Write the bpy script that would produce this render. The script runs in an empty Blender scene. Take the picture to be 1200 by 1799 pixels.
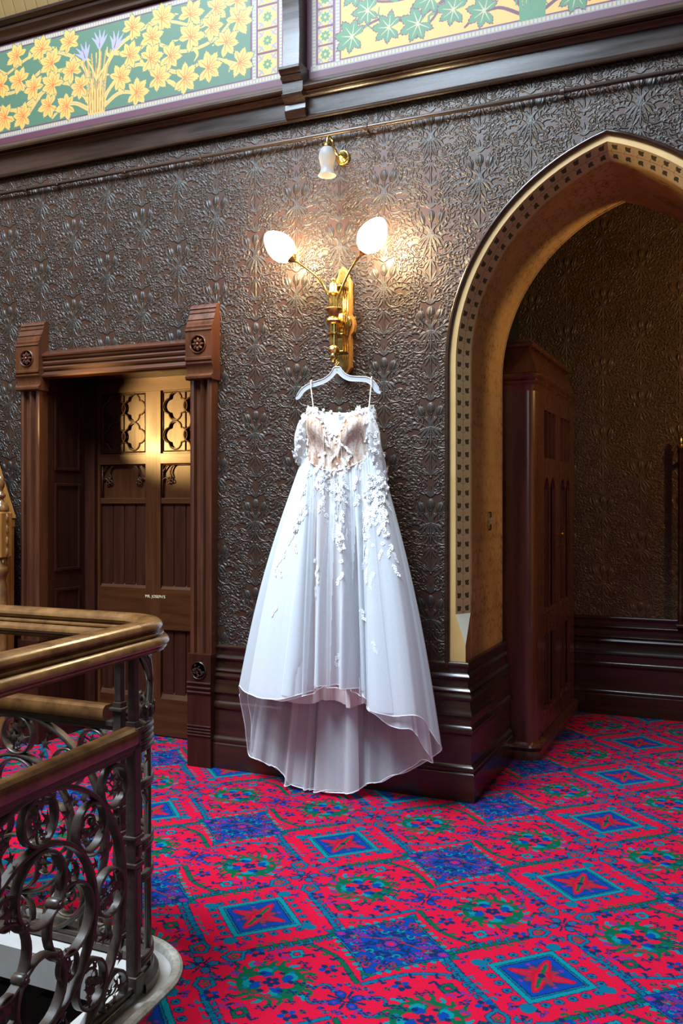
import bpy, bmesh, math, random
import numpy as np
from mathutils import Vector, Matrix

C = bpy.context.scene.collection
SC = bpy.context.scene
random.seed(7)
PI = math.pi
W = 4.42            # plane of the landing wall
FAR = 5.18          # back face of that wall, inside the passage
BACK = 6.63         # end wall of the passage

# ------------------------------------------------------------------ camera, world, light, exposure
cam = bpy.data.objects.new('camera', bpy.data.cameras.new('camera'))
C.objects.link(cam)
cam.location = (0, 0, 1.5)
cam.rotation_euler = (math.radians(90), 0, math.radians(23.86))
cam.data.sensor_fit = 'VERTICAL'
cam.data.sensor_height = 36.0
cam.data.sensor_width = 24.0
cam.data.lens = 1583.0 / 1799.0 * 36.0
cam.data.shift_y = -17.5 / 1799.0
cam.data.clip_start = 0.02
SC.camera = cam
SC.view_settings.view_transform = 'Standard'
SC.view_settings.look = 'None'
SC.view_settings.gamma = 1.0
SC.view_settings.use_curve_mapping = False
SC.view_settings.exposure = 0.0
SC.cycles.transparent_max_bounces = 40    # many layers of net lie behind one another

world = bpy.data.worlds.new('world')
SC.world = world
world.use_nodes = True
bg = world.node_tree.nodes['Background']
bg.inputs['Color'].default_value = (0.50, 0.66, 0.92, 1)
bg.inputs['Strength'].default_value = 0.045

def light(name, kind, loc, energy, color, target=None, **kw):
    d = bpy.data.lights.new(name, kind)
    d.energy = energy
    d.color = color
    for k, v in kw.items():
        setattr(d, k, v)
    o = bpy.data.objects.new(name, d)
    C.objects.link(o)
    o.location = loc
    if target is not None:
        o.rotation_euler = (Vector(target) - Vector(loc)).to_track_quat('-Z', 'Y').to_euler()
    return o

# the skylight over the stairwell and an added fill light behind the viewer, no known window
light('skylight', 'AREA', (-3.1, 0.9, 6.9), 1350, (0.70, 0.85, 1.0), (-1.6, 3.0, 0.8), shape='RECTANGLE', size=3.2, size_y=2.4)
light('front_fill', 'AREA', (2.6, -2.6, 3.4), 50, (0.80, 0.90, 1.0), (-1.7, 4.0, 0.9), shape='RECTANGLE', size=1.8, size_y=2.8)
# a shaded gas-style lamp on the stairs out of frame to the left, and the passage lamp
light('stair_lamp', 'SPOT', (-4.79, 2.90, 1.98), 700, (1.0, 0.60, 0.20), (-3.26, 4.8, 2.03), spot_size=math.radians(22), spot_blend=0.9, shadow_soft_size=0.03)
light('passage_lamp', 'POINT', (0.75, 5.35, 2.6), 62, (1.0, 0.66, 0.30), shadow_soft_size=0.06)

# ------------------------------------------------------------------ helpers
class MB:
    def __init__(s):
        s.v = []; s.f = []; s.m = []; s.uv = {}
    def add(s, vs, fs, mi=0):
        n = len(s.v)
        s.v += [tuple(p) for p in vs]
        for f in fs:
            s.f.append(tuple(i + n for i in f)); s.m.append(mi)
        return s
    def box(s, lo, hi, mi=0):
        x0, y0, z0 = lo; x1, y1, z1 = hi
        return s.add([(x0,y0,z0),(x1,y0,z0),(x1,y1,z0),(x0,y1,z0),(x0,y0,z1),(x1,y0,z1),(x1,y1,z1),(x0,y1,z1)],
                     [(0,3,2,1),(4,5,6,7),(0,1,5,4),(1,2,6,5),(2,3,7,6),(3,0,4,7)], mi)
    def grid(s, rows, closed_u=False, closed_v=False, mi=0, flip=False):
        nr, nc = len(rows), len(rows[0])
        fs = []
        for i in range(nr if closed_v else nr - 1):
            for j in range(nc if closed_u else nc - 1):
                a = i*nc+j; b = i*nc+(j+1) % nc; c = ((i+1) % nr)*nc+(j+1) % nc; d = ((i+1) % nr)*nc+j
                fs.append((a,d,c,b) if flip else (a,b,c,d))
        return s.add([p for r in rows for p in r], fs, mi)
    def tube(s, path, r, n=8, closed=False, mi=0, cap=True, squash=1.0, up=None):
        P = [Vector(p) for p in path]; N = len(P)
        R = r if hasattr(r, '__len__') else [r]*N
        prev = None; rows = []
        for i in range(N):
            if closed: t = P[(i+1) % N]-P[i-1]
            else: t = P[min(i+1,N-1)]-P[max(i-1,0)]
            t.normalize()
            if up is not None:
                b = Vector(up)
            else:
                b = prev if prev is not None else (Vector((0,0,1)) if abs(t.z) < .9 else Vector((0,1,0)))
            a = t.cross(b)
            if a.length < 1e-6: a = t.cross(Vector((1,0,0)))
            a.normalize(); b = a.cross(t); b.normalize(); prev = b
            rows.append([P[i]+a*(R[i]*math.cos(2*PI*k/n))+b*(R[i]*squash*math.sin(2*PI*k/n)) for k in range(n)])
        n0 = len(s.v)
        s.grid(rows, closed_u=True, closed_v=closed, mi=mi, flip=True)
        if cap and not closed:
            s.f.append(tuple(n0+k for k in range(n))[::-1][::-1]); s.m.append(mi)
            s.f.append(tuple(n0+(N-1)*n+k for k in range(n))[::-1]); s.m.append(mi)
        return s
    def lathe(s, prof, n=16, M=None, mi=0, squash=(1,1)):
        M = M or Matrix()
        rows = []
        for r, z in prof:
            rows.append([M @ Vector((r*math.cos(2*PI*k/n)*squash[0], r*math.sin(2*PI*k/n)*squash[1], z)) for k in range(n)])
        n0 = len(s.v)
        s.grid(rows, closed_u=True, mi=mi)
        if prof[0][0] > 1e-4: s.f.append(tuple(n0+k for k in range(n))[::-1]); s.m.append(mi)
        if prof[-1][0] > 1e-4: s.f.append(tuple(n0+(len(prof)-1)*n+k for k in range(n))); s.m.append(mi)
        return s
    def prism(s, poly, fn, a, b, mi=0):
        """poly: 2-D outline (star-shaped or convex), fn(u,v,t)->xyz, from t=a to t=b"""
        n = len(poly)
        vs = [fn(u,v,a) for u,v in poly]+[fn(u,v,b) for u,v in poly]
        fs = [tuple(range(n))[::-1], tuple(range(n,2*n))]+[(i,(i+1)%n,n+(i+1)%n,n+i) for i in range(n)]
        return s.add(vs, fs, mi)
    def strip_sweep(s, prof, path, closed=False, mi=0, flip=False):
        """profile (offset to the right of the path, z) swept on a plan path with mitres"""
        P = [Vector((p[0],p[1])) for p in path]; N = len(P); rows = []
        for i in range(N):
            d0 = (P[i]-P[i-1]).normalized() if (i > 0 or closed) else None
            d1 = (P[(i+1)%N]-P[i]).normalized() if (i < N-1 or closed) else None
            if d0 is None: d0 = d1
            if d1 is None: d1 = d0
            n0 = Vector((d0.y,-d0.x)); n1 = Vector((d1.y,-d1.x))
            m = (n0+n1); m.normalize(); k = 1.0/max(.2, m.dot(n0))
            rows.append([(P[i].x+m.x*o*k, P[i].y+m.y*o*k, z) for o,z in prof])
        return s.grid(rows, closed_v=closed, mi=mi, flip=flip)
    def xf(s, M):
        s.v = [tuple(M @ Vector(p)) for p in s.v]; return s
    def mesh(s, name, mats, smooth=False, auto=None):
        me = bpy.data.meshes.new(name)
        me.from_pydata(s.v, [], s.f)
        for m in (mats if isinstance(mats,(list,tuple)) else [mats]): me.materials.append(m)
        if any(s.m): me.polygons.foreach_set('material_index', s.m)
        me.update()
        bm = bmesh.new(); bm.from_mesh(me); bmesh.ops.recalc_face_normals(bm, faces=bm.faces); bm.to_mesh(me); bm.free()
        if smooth: me.polygons.foreach_set('use_smooth', [True]*len(me.polygons))
        if auto is not None:
            me.polygons.foreach_set('use_smooth', [True]*len(me.polygons))
            me.set_sharp_from_angle(angle=math.radians(auto))
        return me
    def build(s, name, mats, parent=None, smooth=False, auto=None, bevel=0, seg=2):
        return link(name, s.mesh(name, mats, smooth, auto), parent, bevel, seg)

def link(name, me, parent=None, bevel=0, seg=2):
    o = bpy.data.objects.new(name, me)
    C.objects.link(o)
    if parent is not None: o.parent = parent
    if bevel:
        b = o.modifiers.new('bevel','BEVEL'); b.width = bevel; b.segments = seg; b.limit_method = 'ANGLE'; b.angle_limit = math.radians(40)
    return o

def empty(name, loc=(0,0,0), rotz=0):
    o = bpy.data.objects.new(name, None); C.objects.link(o); o.location = loc; o.rotation_euler = (0,0,rotz)
    o.empty_display_size = .05
    return o
def tag(o, label=None, cat=None, group=None, kind=None):
    if label: o['label'] = label
    if cat: o['category'] = cat
    if group: o['group'] = group
    if kind: o['kind'] = kind
    return o
def struct(o): o['kind'] = 'structure'; return o
def inst(name, me, parent, M):
    o = bpy.data.objects.new(name, me); C.objects.link(o); o.parent = parent; o.matrix_local = M; return o

def catmull(pts, k=8, closed=False):
    P = [Vector(p) for p in pts]; N = len(P); out = []
    for i in range(N if closed else N-1):
        p0 = P[i-1] if (i > 0 or closed) else P[0]*2-P[1]
        p1 = P[i]; p2 = P[(i+1)%N]
        p3 = P[(i+2)%N] if (i+2 < N or closed) else P[-1]*2-P[-2]
        for j in range(k):
            t = j/k
            out.append(0.5*((2*p1)+(p2-p0)*t+(2*p0-5*p1+4*p2-p3)*t*t+(3*p1-p0-3*p2+p3)*t**3))
    if not closed: out.append(P[-1].copy())
    return out

def plate(outer, holes, thick):
    """a flat plate with holes: verts (u,v,t) and faces, t in -thick/2..thick/2"""
    cu = bpy.data.curves.new('plate_outline','CURVE'); cu.dimensions = '2D'; cu.fill_mode = 'BOTH'; cu.extrude = thick/2
    for poly in [outer]+list(holes):
        sp = cu.splines.new('POLY'); sp.points.add(len(poly)-1); sp.use_cyclic_u = True
        for p,(u,v) in zip(sp.points, poly): p.co = (u,v,0,1)
    o = bpy.data.objects.new('plate_outline', cu); C.objects.link(o)
    dg = bpy.context.evaluated_depsgraph_get(); dg.update()
    me = bpy.data.meshes.new_from_object(o.evaluated_get(dg))
    vs = [tuple(v.co) for v in me.vertices]; fs = [tuple(p.vertices) for p in me.polygons]
    bpy.data.meshes.remove(me); bpy.data.objects.remove(o); bpy.data.curves.remove(cu)
    return vs, fs
def text_mesh(s, size, depth):
    cu = bpy.data.curves.new('lettering','FONT'); cu.body = s; cu.size = size; cu.extrude = depth; cu.align_x = 'CENTER'; cu.space_character = 1.05
    o = bpy.data.objects.new('lettering', cu); C.objects.link(o)
    dg = bpy.context.evaluated_depsgraph_get(); dg.update()
    me = bpy.data.meshes.new_from_object(o.evaluated_get(dg))
    vs = [tuple(v.co) for v in me.vertices]; fs = [tuple(p.vertices) for p in me.polygons]
    bpy.data.meshes.remove(me); bpy.data.objects.remove(o); bpy.data.curves.remove(cu)
    return vs, fs
def XZ(u, v, t): return (u, t, v)

# ------------------------------------------------------------------ materials
def mat(name, color, rough=.5, metal=0, **kw):
    m = bpy.data.materials.new(name); m.use_nodes = True
    b = m.node_tree.nodes['Principled BSDF']
    b.inputs['Base Color'].default_value = (*color,1); b.inputs['Roughness'].default_value = rough; b.inputs['Metallic'].default_value = metal
    for k,v in kw.items(): b.inputs[k].default_value = v
    return m
def N(m, t, **kw):
    n = m.node_tree.nodes.new(t)
    for k,v in kw.items(): setattr(n,k,v)
    return n
def L(m, a, b): m.node_tree.links.new(a,b)
def bsdf(m): return m.node_tree.nodes['Principled BSDF']
def ramp(m, stops):
    r = N(m,'ShaderNodeValToRGB')
    el = r.color_ramp.elements
    while len(el) < len(stops): el.new(.5)
    for e,(p,c) in zip(el,stops): e.position = p; e.color = (*c,1)
    return r
def noise_mat(name, c1, c2, scale=(8,8,8), rough=.4, metal=0, bump=.1, detail=6, dist=.002, rr=.12, coat=0):
    m = mat(name, c1, rough, metal)
    tc = N(m,'ShaderNodeTexCoord'); mp = N(m,'ShaderNodeMapping'); mp.inputs['Scale'].default_value = scale
    nz = N(m,'ShaderNodeTexNoise'); nz.inputs['Detail'].default_value = detail; nz.inputs['Scale'].default_value = 1; nz.inputs['Roughness'].default_value = .6
    L(m,tc.outputs['Object'],mp.inputs['Vector']); L(m,mp.outputs['Vector'],nz.inputs['Vector'])
    r = ramp(m,[(.3,c1),(.7,c2)]); L(m,nz.outputs['Fac'],r.inputs['Fac']); L(m,r.outputs['Color'],bsdf(m).inputs['Base Color'])
    mr = N(m,'ShaderNodeMapRange'); mr.inputs['To Min'].default_value = max(.05,rough-rr); mr.inputs['To Max'].default_value = rough+rr
    L(m,nz.outputs['Fac'],mr.inputs['Value']); L(m,mr.outputs['Result'],bsdf(m).inputs['Roughness'])
    if bump:
        bp = N(m,'ShaderNodeBump'); bp.inputs['Strength'].default_value = bump; bp.inputs['Distance'].default_value = dist
        L(m,nz.outputs['Fac'],bp.inputs['Height']); L(m,bp.outputs['Normal'],bsdf(m).inputs['Normal'])
    if coat: bsdf(m).inputs['Coat Weight'].default_value = coat; bsdf(m).inputs['Coat Roughness'].default_value = .15
    return m
WV = (26,26,2.2); WX = (2.2,26,26)
M_wood = noise_mat('mahogany', (.044,.0135,.006), (.105,.032,.0115), WV, .34, coat=.25)
M_woodx = noise_mat('mahogany_long_grain', (.044,.0135,.006), (.100,.031,.0115), WX, .34, coat=.25)
M_dado = noise_mat('dado_wood', (.016,.0065,.0035), (.034,.013,.006), WX, .26, coat=.2)
M_dadoy = noise_mat('dado_return_wood', (.016,.0065,.0035), (.034,.013,.006), (26,2.2,26), .26, coat=.2)
M_beam = noise_mat('cornice_wood', (.013,.007,.005), (.032,.015,.009), WX, .27, coat=.08)
M_door = noise_mat('door_oak', (.034,.010,.003), (.072,.023,.0065), WV, .38, coat=.15)
M_doorx = noise_mat('door_oak_cross', (.034,.010,.003), (.072,.023,.0065), WX, .38, coat=.15)
M_doordark = noise_mat('door_mahogany', (.020,.0055,.003), (.042,.012,.005), WV, .36, coat=.2)
for _m in (M_door, M_doorx, M_doordark): bsdf(_m).inputs['Specular IOR Level'].default_value = .3; bsdf(_m).inputs['Coat Weight'].default_value = .03
M_cup = noise_mat('cupboard_wood', (.055,.016,.008), (.115,.034,.015), WV, .28, coat=.4)
M_rail = noise_mat('handrail_oak', (.075,.030,.010), (.22,.10,.030), (14,14,14), .25, bump=.03, coat=.25, rr=.03)
M_honey = noise_mat('honey_pine', (.20,.080,.015), (.33,.150,.034), WV, .4)
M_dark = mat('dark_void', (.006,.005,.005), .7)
M_iron = noise_mat('bronzed_iron', (.040,.026,.019), (.080,.055,.042), (30,30,30), .34, metal=.1, bump=.15)
M_brass = noise_mat('brass', (.62,.40,.10), (.80,.56,.18), (20,20,20), .27, metal=1, bump=.03)
M_brassd = noise_mat('aged_brass', (.30,.18,.05), (.48,.31,.09), (40,40,40), .28, metal=1, bump=.05)
M_pipe = noise_mat('painted_pipe', (.045,.030,.024), (.075,.050,.038), (2,30,30), .32, metal=.3)
M_white = noise_mat('white_paint', (.36,.33,.30), (.43,.40,.37), (9,9,9), .5, bump=.05)
M_stone = noise_mat('kerb_stone', (.34,.31,.26), (.56,.53,.46), (60,60,60), .65, bump=.3)
M_cream = noise_mat('cream_paint', (.40,.245,.080), (.48,.305,.115), (5,5,5), .5, bump=.04)
M_stop = noise_mat('lit_stop', (.55,.55,.42), (.62,.60,.48), (8,8,8), .5)  # light falling on the upturned stop is put into this pale colour
M_ceil = noise_mat('ceiling_boards', (.16,.10,.035), (.22,.14,.05), (26,2,2), .5)
M_well = noise_mat('stairwell_wood', (.016,.012,.012), (.030,.022,.020), WV, .5)

# ---- computed pictures: the pressed wallpaper relief, the carpet and the painted bands
def make_image(name, arr, data=False):
    h, w = arr.shape[:2]
    a = np.ones((h,w,4), np.float32)
    if arr.ndim == 2: a[...,:3] = arr[...,None]
    else: a[...,:3] = arr
    im = bpy.data.images.new(name, w, h, float_buffer=data, is_data=data)
    im.pixels.foreach_set(a.ravel()); im.update(); im.pack()
    return im

class Ras:
    """small raster canvas in real units, optionally wrapping; y grows upwards"""
    def __init__(s, x0, y0, wx, wy, px, wrap=False, nch=3, bgc=0):
        s.x0, s.y0, s.wx, s.wy, s.wrap = x0, y0, wx, wy, wrap
        s.w, s.h = int(round(wx/px)), int(round(wy/px)); s.sx = wx/s.w; s.sy = wy/s.h
        s.a = np.zeros((s.h,s.w,nch) if nch > 1 else (s.h,s.w), np.float32); s.a[...] = bgc
    def box(s, xa, ya, xb, yb):
        i0 = int(math.floor((xa-s.x0)/s.sx)); i1 = int(math.ceil((xb-s.x0)/s.sx))+1
        j0 = int(math.floor((ya-s.y0)/s.sy)); j1 = int(math.ceil((yb-s.y0)/s.sy))+1
        if not s.wrap: i0, j0, i1, j1 = max(i0,0), max(j0,0), min(i1,s.w), min(j1,s.h)
        if i1 <= i0 or j1 <= j0: return None
        I = np.arange(i0,i1); J = np.arange(j0,j1)
        X, Y = np.meshgrid(s.x0+(I+.5)*s.sx, s.y0+(J+.5)*s.sy)
        return X, Y, np.ix_(J % s.h, I % s.w)
    def put(s, ix, mask, c):
        sub = s.a[ix]; sub[mask] = c; s.a[ix] = sub
    def poly(s, pts, c):
        p = np.array(pts, float); b = s.box(p[:,0].min(),p[:,1].min(),p[:,0].max(),p[:,1].max())
        if b is None: return
        X, Y, ix = b; ins = np.zeros(X.shape,bool); q = np.roll(p,-1,0)
        for (xa,ya),(xb,yb) in zip(p,q):
            if ya == yb: continue
            ins ^= ((ya > Y) != (yb > Y)) & (X < (xb-xa)*(Y-ya)/(yb-ya)+xa)
        s.put(ix, ins, c)
    def dist(s, X, Y, a, b):
        dx, dy = b[0]-a[0], b[1]-a[1]; l2 = dx*dx+dy*dy+1e-12
        t = np.clip(((X-a[0])*dx+(Y-a[1])*dy)/l2,0,1)
        return np.hypot(X-a[0]-t*dx, Y-a[1]-t*dy), t
    def line(s, pts, w0, w1, c):
        n = len(pts)-1
        for i in range(n):
            a, b = pts[i], pts[i+1]; wa = w0+(w1-w0)*i/n; wb = w0+(w1-w0)*(i+1)/n; w = max(wa,wb)
            bb = s.box(min(a[0],b[0])-w,min(a[1],b[1])-w,max(a[0],b[0])+w,max(a[1],b[1])+w)
            if bb is None: continue
            d, t = s.dist(bb[0],bb[1],a,b); s.put(bb[2], d < wa+(wb-wa)*t, c)
    def ell(s, cx, cy, rx, ry, c, ang=0, inner=0):
        r = max(rx,ry); bb = s.box(cx-r,cy-r,cx+r,cy+r)
        if bb is None: return
        X, Y = bb[0]-cx, bb[1]-cy; ca, sa = math.cos(ang), math.sin(ang)
        q = ((X*ca+Y*sa)/rx)**2+((-X*sa+Y*ca)/ry)**2
        s.put(bb[2], (q <= 1) & (q >= inner*inner), c)
    def relief(s, pts, w0, w1, h, mid=None, groove=0):
        n = len(pts)-1; P = [tuple(p) for p in pts]
        for i in range(n):
            f = lambda t: (w0+(w1-w0)*t) if mid is None else (w0*(1-t)**2+2*mid*t*(1-t)*1.0+w1*t*t)
            a, b = P[i], P[i+1]; wa, wb = f(i/n), f((i+1)/n); w = max(wa,wb)
            bb = s.box(min(a[0],b[0])-w,min(a[1],b[1])-w,max(a[0],b[0])+w,max(a[1],b[1])+w)
            if bb is None: continue
            d, t = s.dist(bb[0],bb[1],a,b); ww = np.maximum(wa+(wb-wa)*t,1e-5)
            q = np.clip(d/ww,0,1); z = h*(1-q**1.8)
            if groove: z = z-groove*h*np.exp(-(q/.22)**2)
            sub = s.a[bb[2]]; s.a[bb[2]] = np.where(d < ww, np.maximum(sub,z), sub)
    def dome(s, cx, cy, rx, ry, h, ang=0, ribs=0):
        r = max(rx,ry); bb = s.box(cx-r,cy-r,cx+r,cy+r)
        X, Y = bb[0]-cx, bb[1]-cy; ca, sa = math.cos(ang), math.sin(ang)
        U, V = (X*ca+Y*sa)/rx, (-X*sa+Y*ca)/ry; q = U*U+V*V
        z = h*np.sqrt(np.clip(1-q,0,1))
        if ribs: z = z*(1-.14*(1+np.cos(2*PI*ribs*np.arcsin(np.clip(U/np.sqrt(np.clip(1-V*V,.05,1)),-1,1))/PI)))
        sub = s.a[bb[2]]; s.a[bb[2]] = np.where(q < 1, np.maximum(sub,z), sub)

def curve2(pts, k=7): return [(p.x,p.y) for p in catmull([(a,b,0) for a,b in pts], k)]
def spiral(cx, cy, r0, turns, a0, sgn=1, n=22, r1=.004):
    return [(cx+(r0+(r1-r0)*t)*math.cos(a0+sgn*2*PI*turns*t), cy+(r0+(r1-r0)*t)*math.sin(a0+sgn*2*PI*turns*t)) for t in [i/n for i in range(n+1)]]

TX, TZ = .514, .495      # wallpaper repeat, half-drop
def wallpaper_relief():
    R = Ras(0,0,TX,TZ,.00085,wrap=True,nch=1)
    for ox, oz in ((0,0),(TX/2,TZ/2)):
        for m in (1,-1):
            P = lambda pts: [(ox+m*a, oz+b) for a,b in pts]
            st = lambda pts,w0,w1,h,k=7: R.relief(P(curve2(pts,k)),w0,w1,h)
            def blade(x,y,t,l,w,h=.0062,bend=.35):
                q=curve2([(x,y),(x+.5*l*math.cos(t+bend),y+.5*l*math.sin(t+bend)),(x+l*math.cos(t-bend*.6),y+l*math.sin(t-bend*.6))],6)
                R.relief(P(q),.0030,.0008,h,mid=w*2.0,groove=.30)
            def leaf(path,n,l0,l1,w,side=(1,1),h=.0062,sweep=.75):
                """acanthus: a spine with blades raking forward on both sides"""
                c=curve2(path,8); R.relief(P(c),.0040,.0020,h+.0010)
                for i in range(n):
                    t=(i+.5)/n; k=min(int(t*(len(c)-1)),len(c)-2); a=math.atan2(c[k+1][1]-c[k][1],c[k+1][0]-c[k][0]); l=(l0+(l1-l0)*t)
                    if side[0]: blade(c[k][0],c[k][1],a+sweep,l*side[0],w*(.75+.25*(1-t)),h,.35)
                    if side[1]: blade(c[k][0],c[k][1],a-sweep,l*side[1],w*(.75+.25*(1-t)),h-.0006,-.35)
                a=math.atan2(c[-1][1]-c[-3][1],c[-1][0]-c[-3][0]); blade(c[-1][0],c[-1][1],a,l1*1.1,w*.9,h,.1)
            # big sprays springing from below the buds
            leaf([(.012,-.088),(.045,-.060),(.085,-.052),(.125,-.064),(.158,-.092)],6,.064,.036,.0095)
            leaf([(.060,-.052),(.092,-.018),(.105,.022),(.098,.060)],5,.052,.030,.0085)
            # S scroll with curled eye low down
            st([(.006,-.135),(.022,-.165),(.058,-.182),(.095,-.172),(.112,-.143),(.100,-.118),(.077,-.118),(.070,-.136),(.083,-.148)],.0062,.0040,.0052)
            R.dome(ox+m*.086,oz-.137,.0095,.0095,.0072)
            leaf([(.090,-.176),(.125,-.190),(.160,-.186),(.190,-.165)],5,.036,.020,.0072)
            leaf([(.028,-.172),(.040,-.200),(.072,-.218),(.108,-.214)],4,.030,.020,.0065,h=.0056)
            # upper scroll with eye
            st([(.012,.085),(.040,.080),(.064,.100),(.062,.132),(.036,.142),(.022,.125),(.032,.110)],.0056,.0036,.0050)
            R.dome(ox+m*.039,oz+.121,.0085,.0085,.0066)
            leaf([(.060,.110),(.092,.118),(.125,.110),(.150,.086)],5,.036,.022,.0070)
            leaf([(.046,.142),(.070,.168),(.104,.176),(.138,.164)],5,.034,.020,.0068,h=.0056)
            # outer hooked stem joining the half-drop neighbour
            st([(.150,.020),(.178,.048),(.205,.052),(.224,.034),(.216,.012),(.197,.014)],.0054,.0034,.0050)
            R.dome(ox+m*.205,oz+.027,.0080,.0080,.0062)
            leaf([(.168,.030),(.160,-.002),(.170,-.035),(.198,-.052)],5,.032,.020,.0068,h=.0056)
            leaf([(.222,-.100),(.205,-.125),(.212,-.150),(.238,-.160)],3,.026,.018,.006,h=.0054)
            leaf([(.165,.125),(.190,.110),(.222,.112),(.245,.132)],4,.028,.018,.0062,h=.0054)
            leaf([(.050,.215),(.080,.232),(.112,.228),(.138,.208)],5,.036,.022,.0070,h=.0056)
            leaf([(.072,-.005),(.062,.030),(.078,.068)],3,.030,.020,.0065,side=(1,.6),h=.0056)
            st([(.020,.150),(.045,.168),(.052,.192),(.036,.206),(.022,.196),(.028,.184)],.0046,.0030,.0046)
            # daisies
            for fx,fz in ((.088,.088),(.185,.082),(.135,-.120),(.232,-.062)):
                for k in range(8):
                    a=2*PI*k/8; R.dome(ox+m*(fx+.0092*math.cos(a)),oz+fz+.0092*math.sin(a),.0062,.0038,.0048,m*a)
                R.dome(ox+m*fx,oz+fz,.0048,.0048,.0062)
        # fan under the buds
        for a,l in ((0,.118),(19,.112),(38,.098),(57,.082),(-19,.112),(-38,.098),(-57,.082)):
            t=math.radians(-90+a); b=(ox,oz-.070); e=(ox+l*math.cos(t),oz-.070+l*math.sin(t)*.95); mx=((b[0]+e[0])/2+.010*math.sin(math.radians(a)),(b[1]+e[1])/2+.004)
            R.relief(curve2([b,mx,e],7),.0026,.0012,.0078,mid=.0175,groove=.35)
        # flaring stems and ribbed buds
        for ex,ez in ((0,.004),(.042,-.008),(-.042,-.008),(.021,-.016),(-.021,-.016)):
            R.relief(curve2([(ox,oz-.082),(ox+ex*.30,oz-.048),(ox+ex,oz+ez-.010)],7),.0048,.0066,.0070,groove=.3)
        for bx,bz,an in ((0,.024,0),(.052,.010,-.30),(-.052,.010,.30)):
            R.dome(ox+bx,oz+bz,.0215,.0290,.0120,an,ribs=4)
            ca,sa=math.cos(an),math.sin(an)
            for s_ in (-1,0,1):
                q=[(ox+bx+ca*x-sa*z,oz+bz+sa*x+ca*z) for x,z in ((s_*.004,-.032),(s_*.013,-.020),(s_*.015,-.006))]; R.relief(q,.0042,.0015,.0098)
        # tuft over the buds and drop below the fan
        for a,l in ((0,.062),(26,.055),(52,.042),(-26,.055),(-52,.042)):
            t=math.radians(90+a); R.relief(curve2([(ox,oz+.062),(ox+.5*l*math.cos(t),oz+.062+.5*l*math.sin(t)),(ox+l*math.cos(t),oz+.062+l*math.sin(t))],6),.0024,.001,.0060,mid=.0150,groove=.3)
        for a,l in ((0,.074),(28,.066),(56,.050),(-28,.066),(-56,.050)):
            for base,sg in ((-.196,1),(.172,-1)):
                t=math.radians(-90*sg+a); R.relief(curve2([(ox,oz+base),(ox+.5*l*math.cos(t),oz+base+.5*l*math.sin(t)),(ox+l*math.cos(t),oz+base+l*math.sin(t))],6),.0022,.001,.0058,mid=.0135,groove=.3)
        R.dome(ox,oz-.190,.008,.008,.0075); R.dome(ox,oz+.165,.008,.008,.0075)
    h = R.a
    rng = np.random.default_rng(3)
    g = rng.normal(0,1,h.shape).astype(np.float32)
    for _ in range(2): g = (g+np.roll(g,1,0)+np.roll(g,-1,0)+np.roll(g,1,1)+np.roll(g,-1,1))/5
    h = h+g*.00035
    h = (2*h+np.roll(h,1,0)+np.roll(h,-1,0)+np.roll(h,1,1)+np.roll(h,-1,1))/6
    return h
relief_h = wallpaper_relief()
IM_paper = make_image('pressed_paper_relief', np.clip(relief_h/.0125,0,1), True)

def wallpaper_mat(name, ground, leaf, rough, x0, z0, dist=.0125):
    m = mat(name, ground, rough)
    tc = N(m,'ShaderNodeTexCoord'); sp = N(m,'ShaderNodeSeparateXYZ'); cb = N(m,'ShaderNodeCombineXYZ')
    L(m,tc.outputs['Object'],sp.inputs['Vector']); L(m,sp.outputs['X'],cb.inputs['X']); L(m,sp.outputs['Z'],cb.inputs['Y'])
    mp = N(m,'ShaderNodeMapping'); mp.vector_type = 'POINT'
    mp.inputs['Location'].default_value = (-x0/TX,-z0/TZ,0); mp.inputs['Scale'].default_value = (1/TX,1/TZ,1)
    L(m,cb.outputs['Vector'],mp.inputs['Vector'])
    im = N(m,'ShaderNodeTexImage'); im.image = IM_paper; im.interpolation = 'Cubic'; im.extension = 'REPEAT'
    L(m,mp.outputs['Vector'],im.inputs['Vector'])
    bp = N(m,'ShaderNodeBump'); bp.inputs['Strength'].default_value = 1.0; bp.inputs['Distance'].default_value = dist
    L(m,im.outputs['Color'],bp.inputs['Height']); L(m,bp.outputs['Normal'],bsdf(m).inputs['Normal'])
    r = ramp(m,[(.06,ground),(.45,leaf)]); L(m,im.outputs['Color'],r.inputs['Fac'])
    nz = N(m,'ShaderNodeTexNoise'); nz.inputs['Scale'].default_value = 3.0; nz.inputs['Detail'].default_value = 5
    L(m,tc.outputs['Object'],nz.inputs['Vector'])
    mx = N(m,'ShaderNodeMix'); mx.data_type = 'RGBA'; mx.blend_type = 'MULTIPLY'; mx.inputs['Factor'].default_value = .5
    rr = ramp(m,[(.3,(.6,.6,.6)),(.7,(1.25,1.2,1.15))]); L(m,nz.outputs['Fac'],rr.inputs['Fac'])
    L(m,r.outputs['Color'],mx.inputs['A']); L(m,rr.outputs['Color'],mx.inputs['B']); L(m,mx.outputs['Result'],bsdf(m).inputs['Base Color'])
    return m
M_paper = wallpaper_mat('embossed_paper', (.040,.017,.009), (.028,.021,.016), .41, -2.225, 2.205)
M_paper2 = wallpaper_mat('passage_embossed_paper', (.075,.042,.016), (.075,.045,.020), .42, -.64, 1.24)

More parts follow.
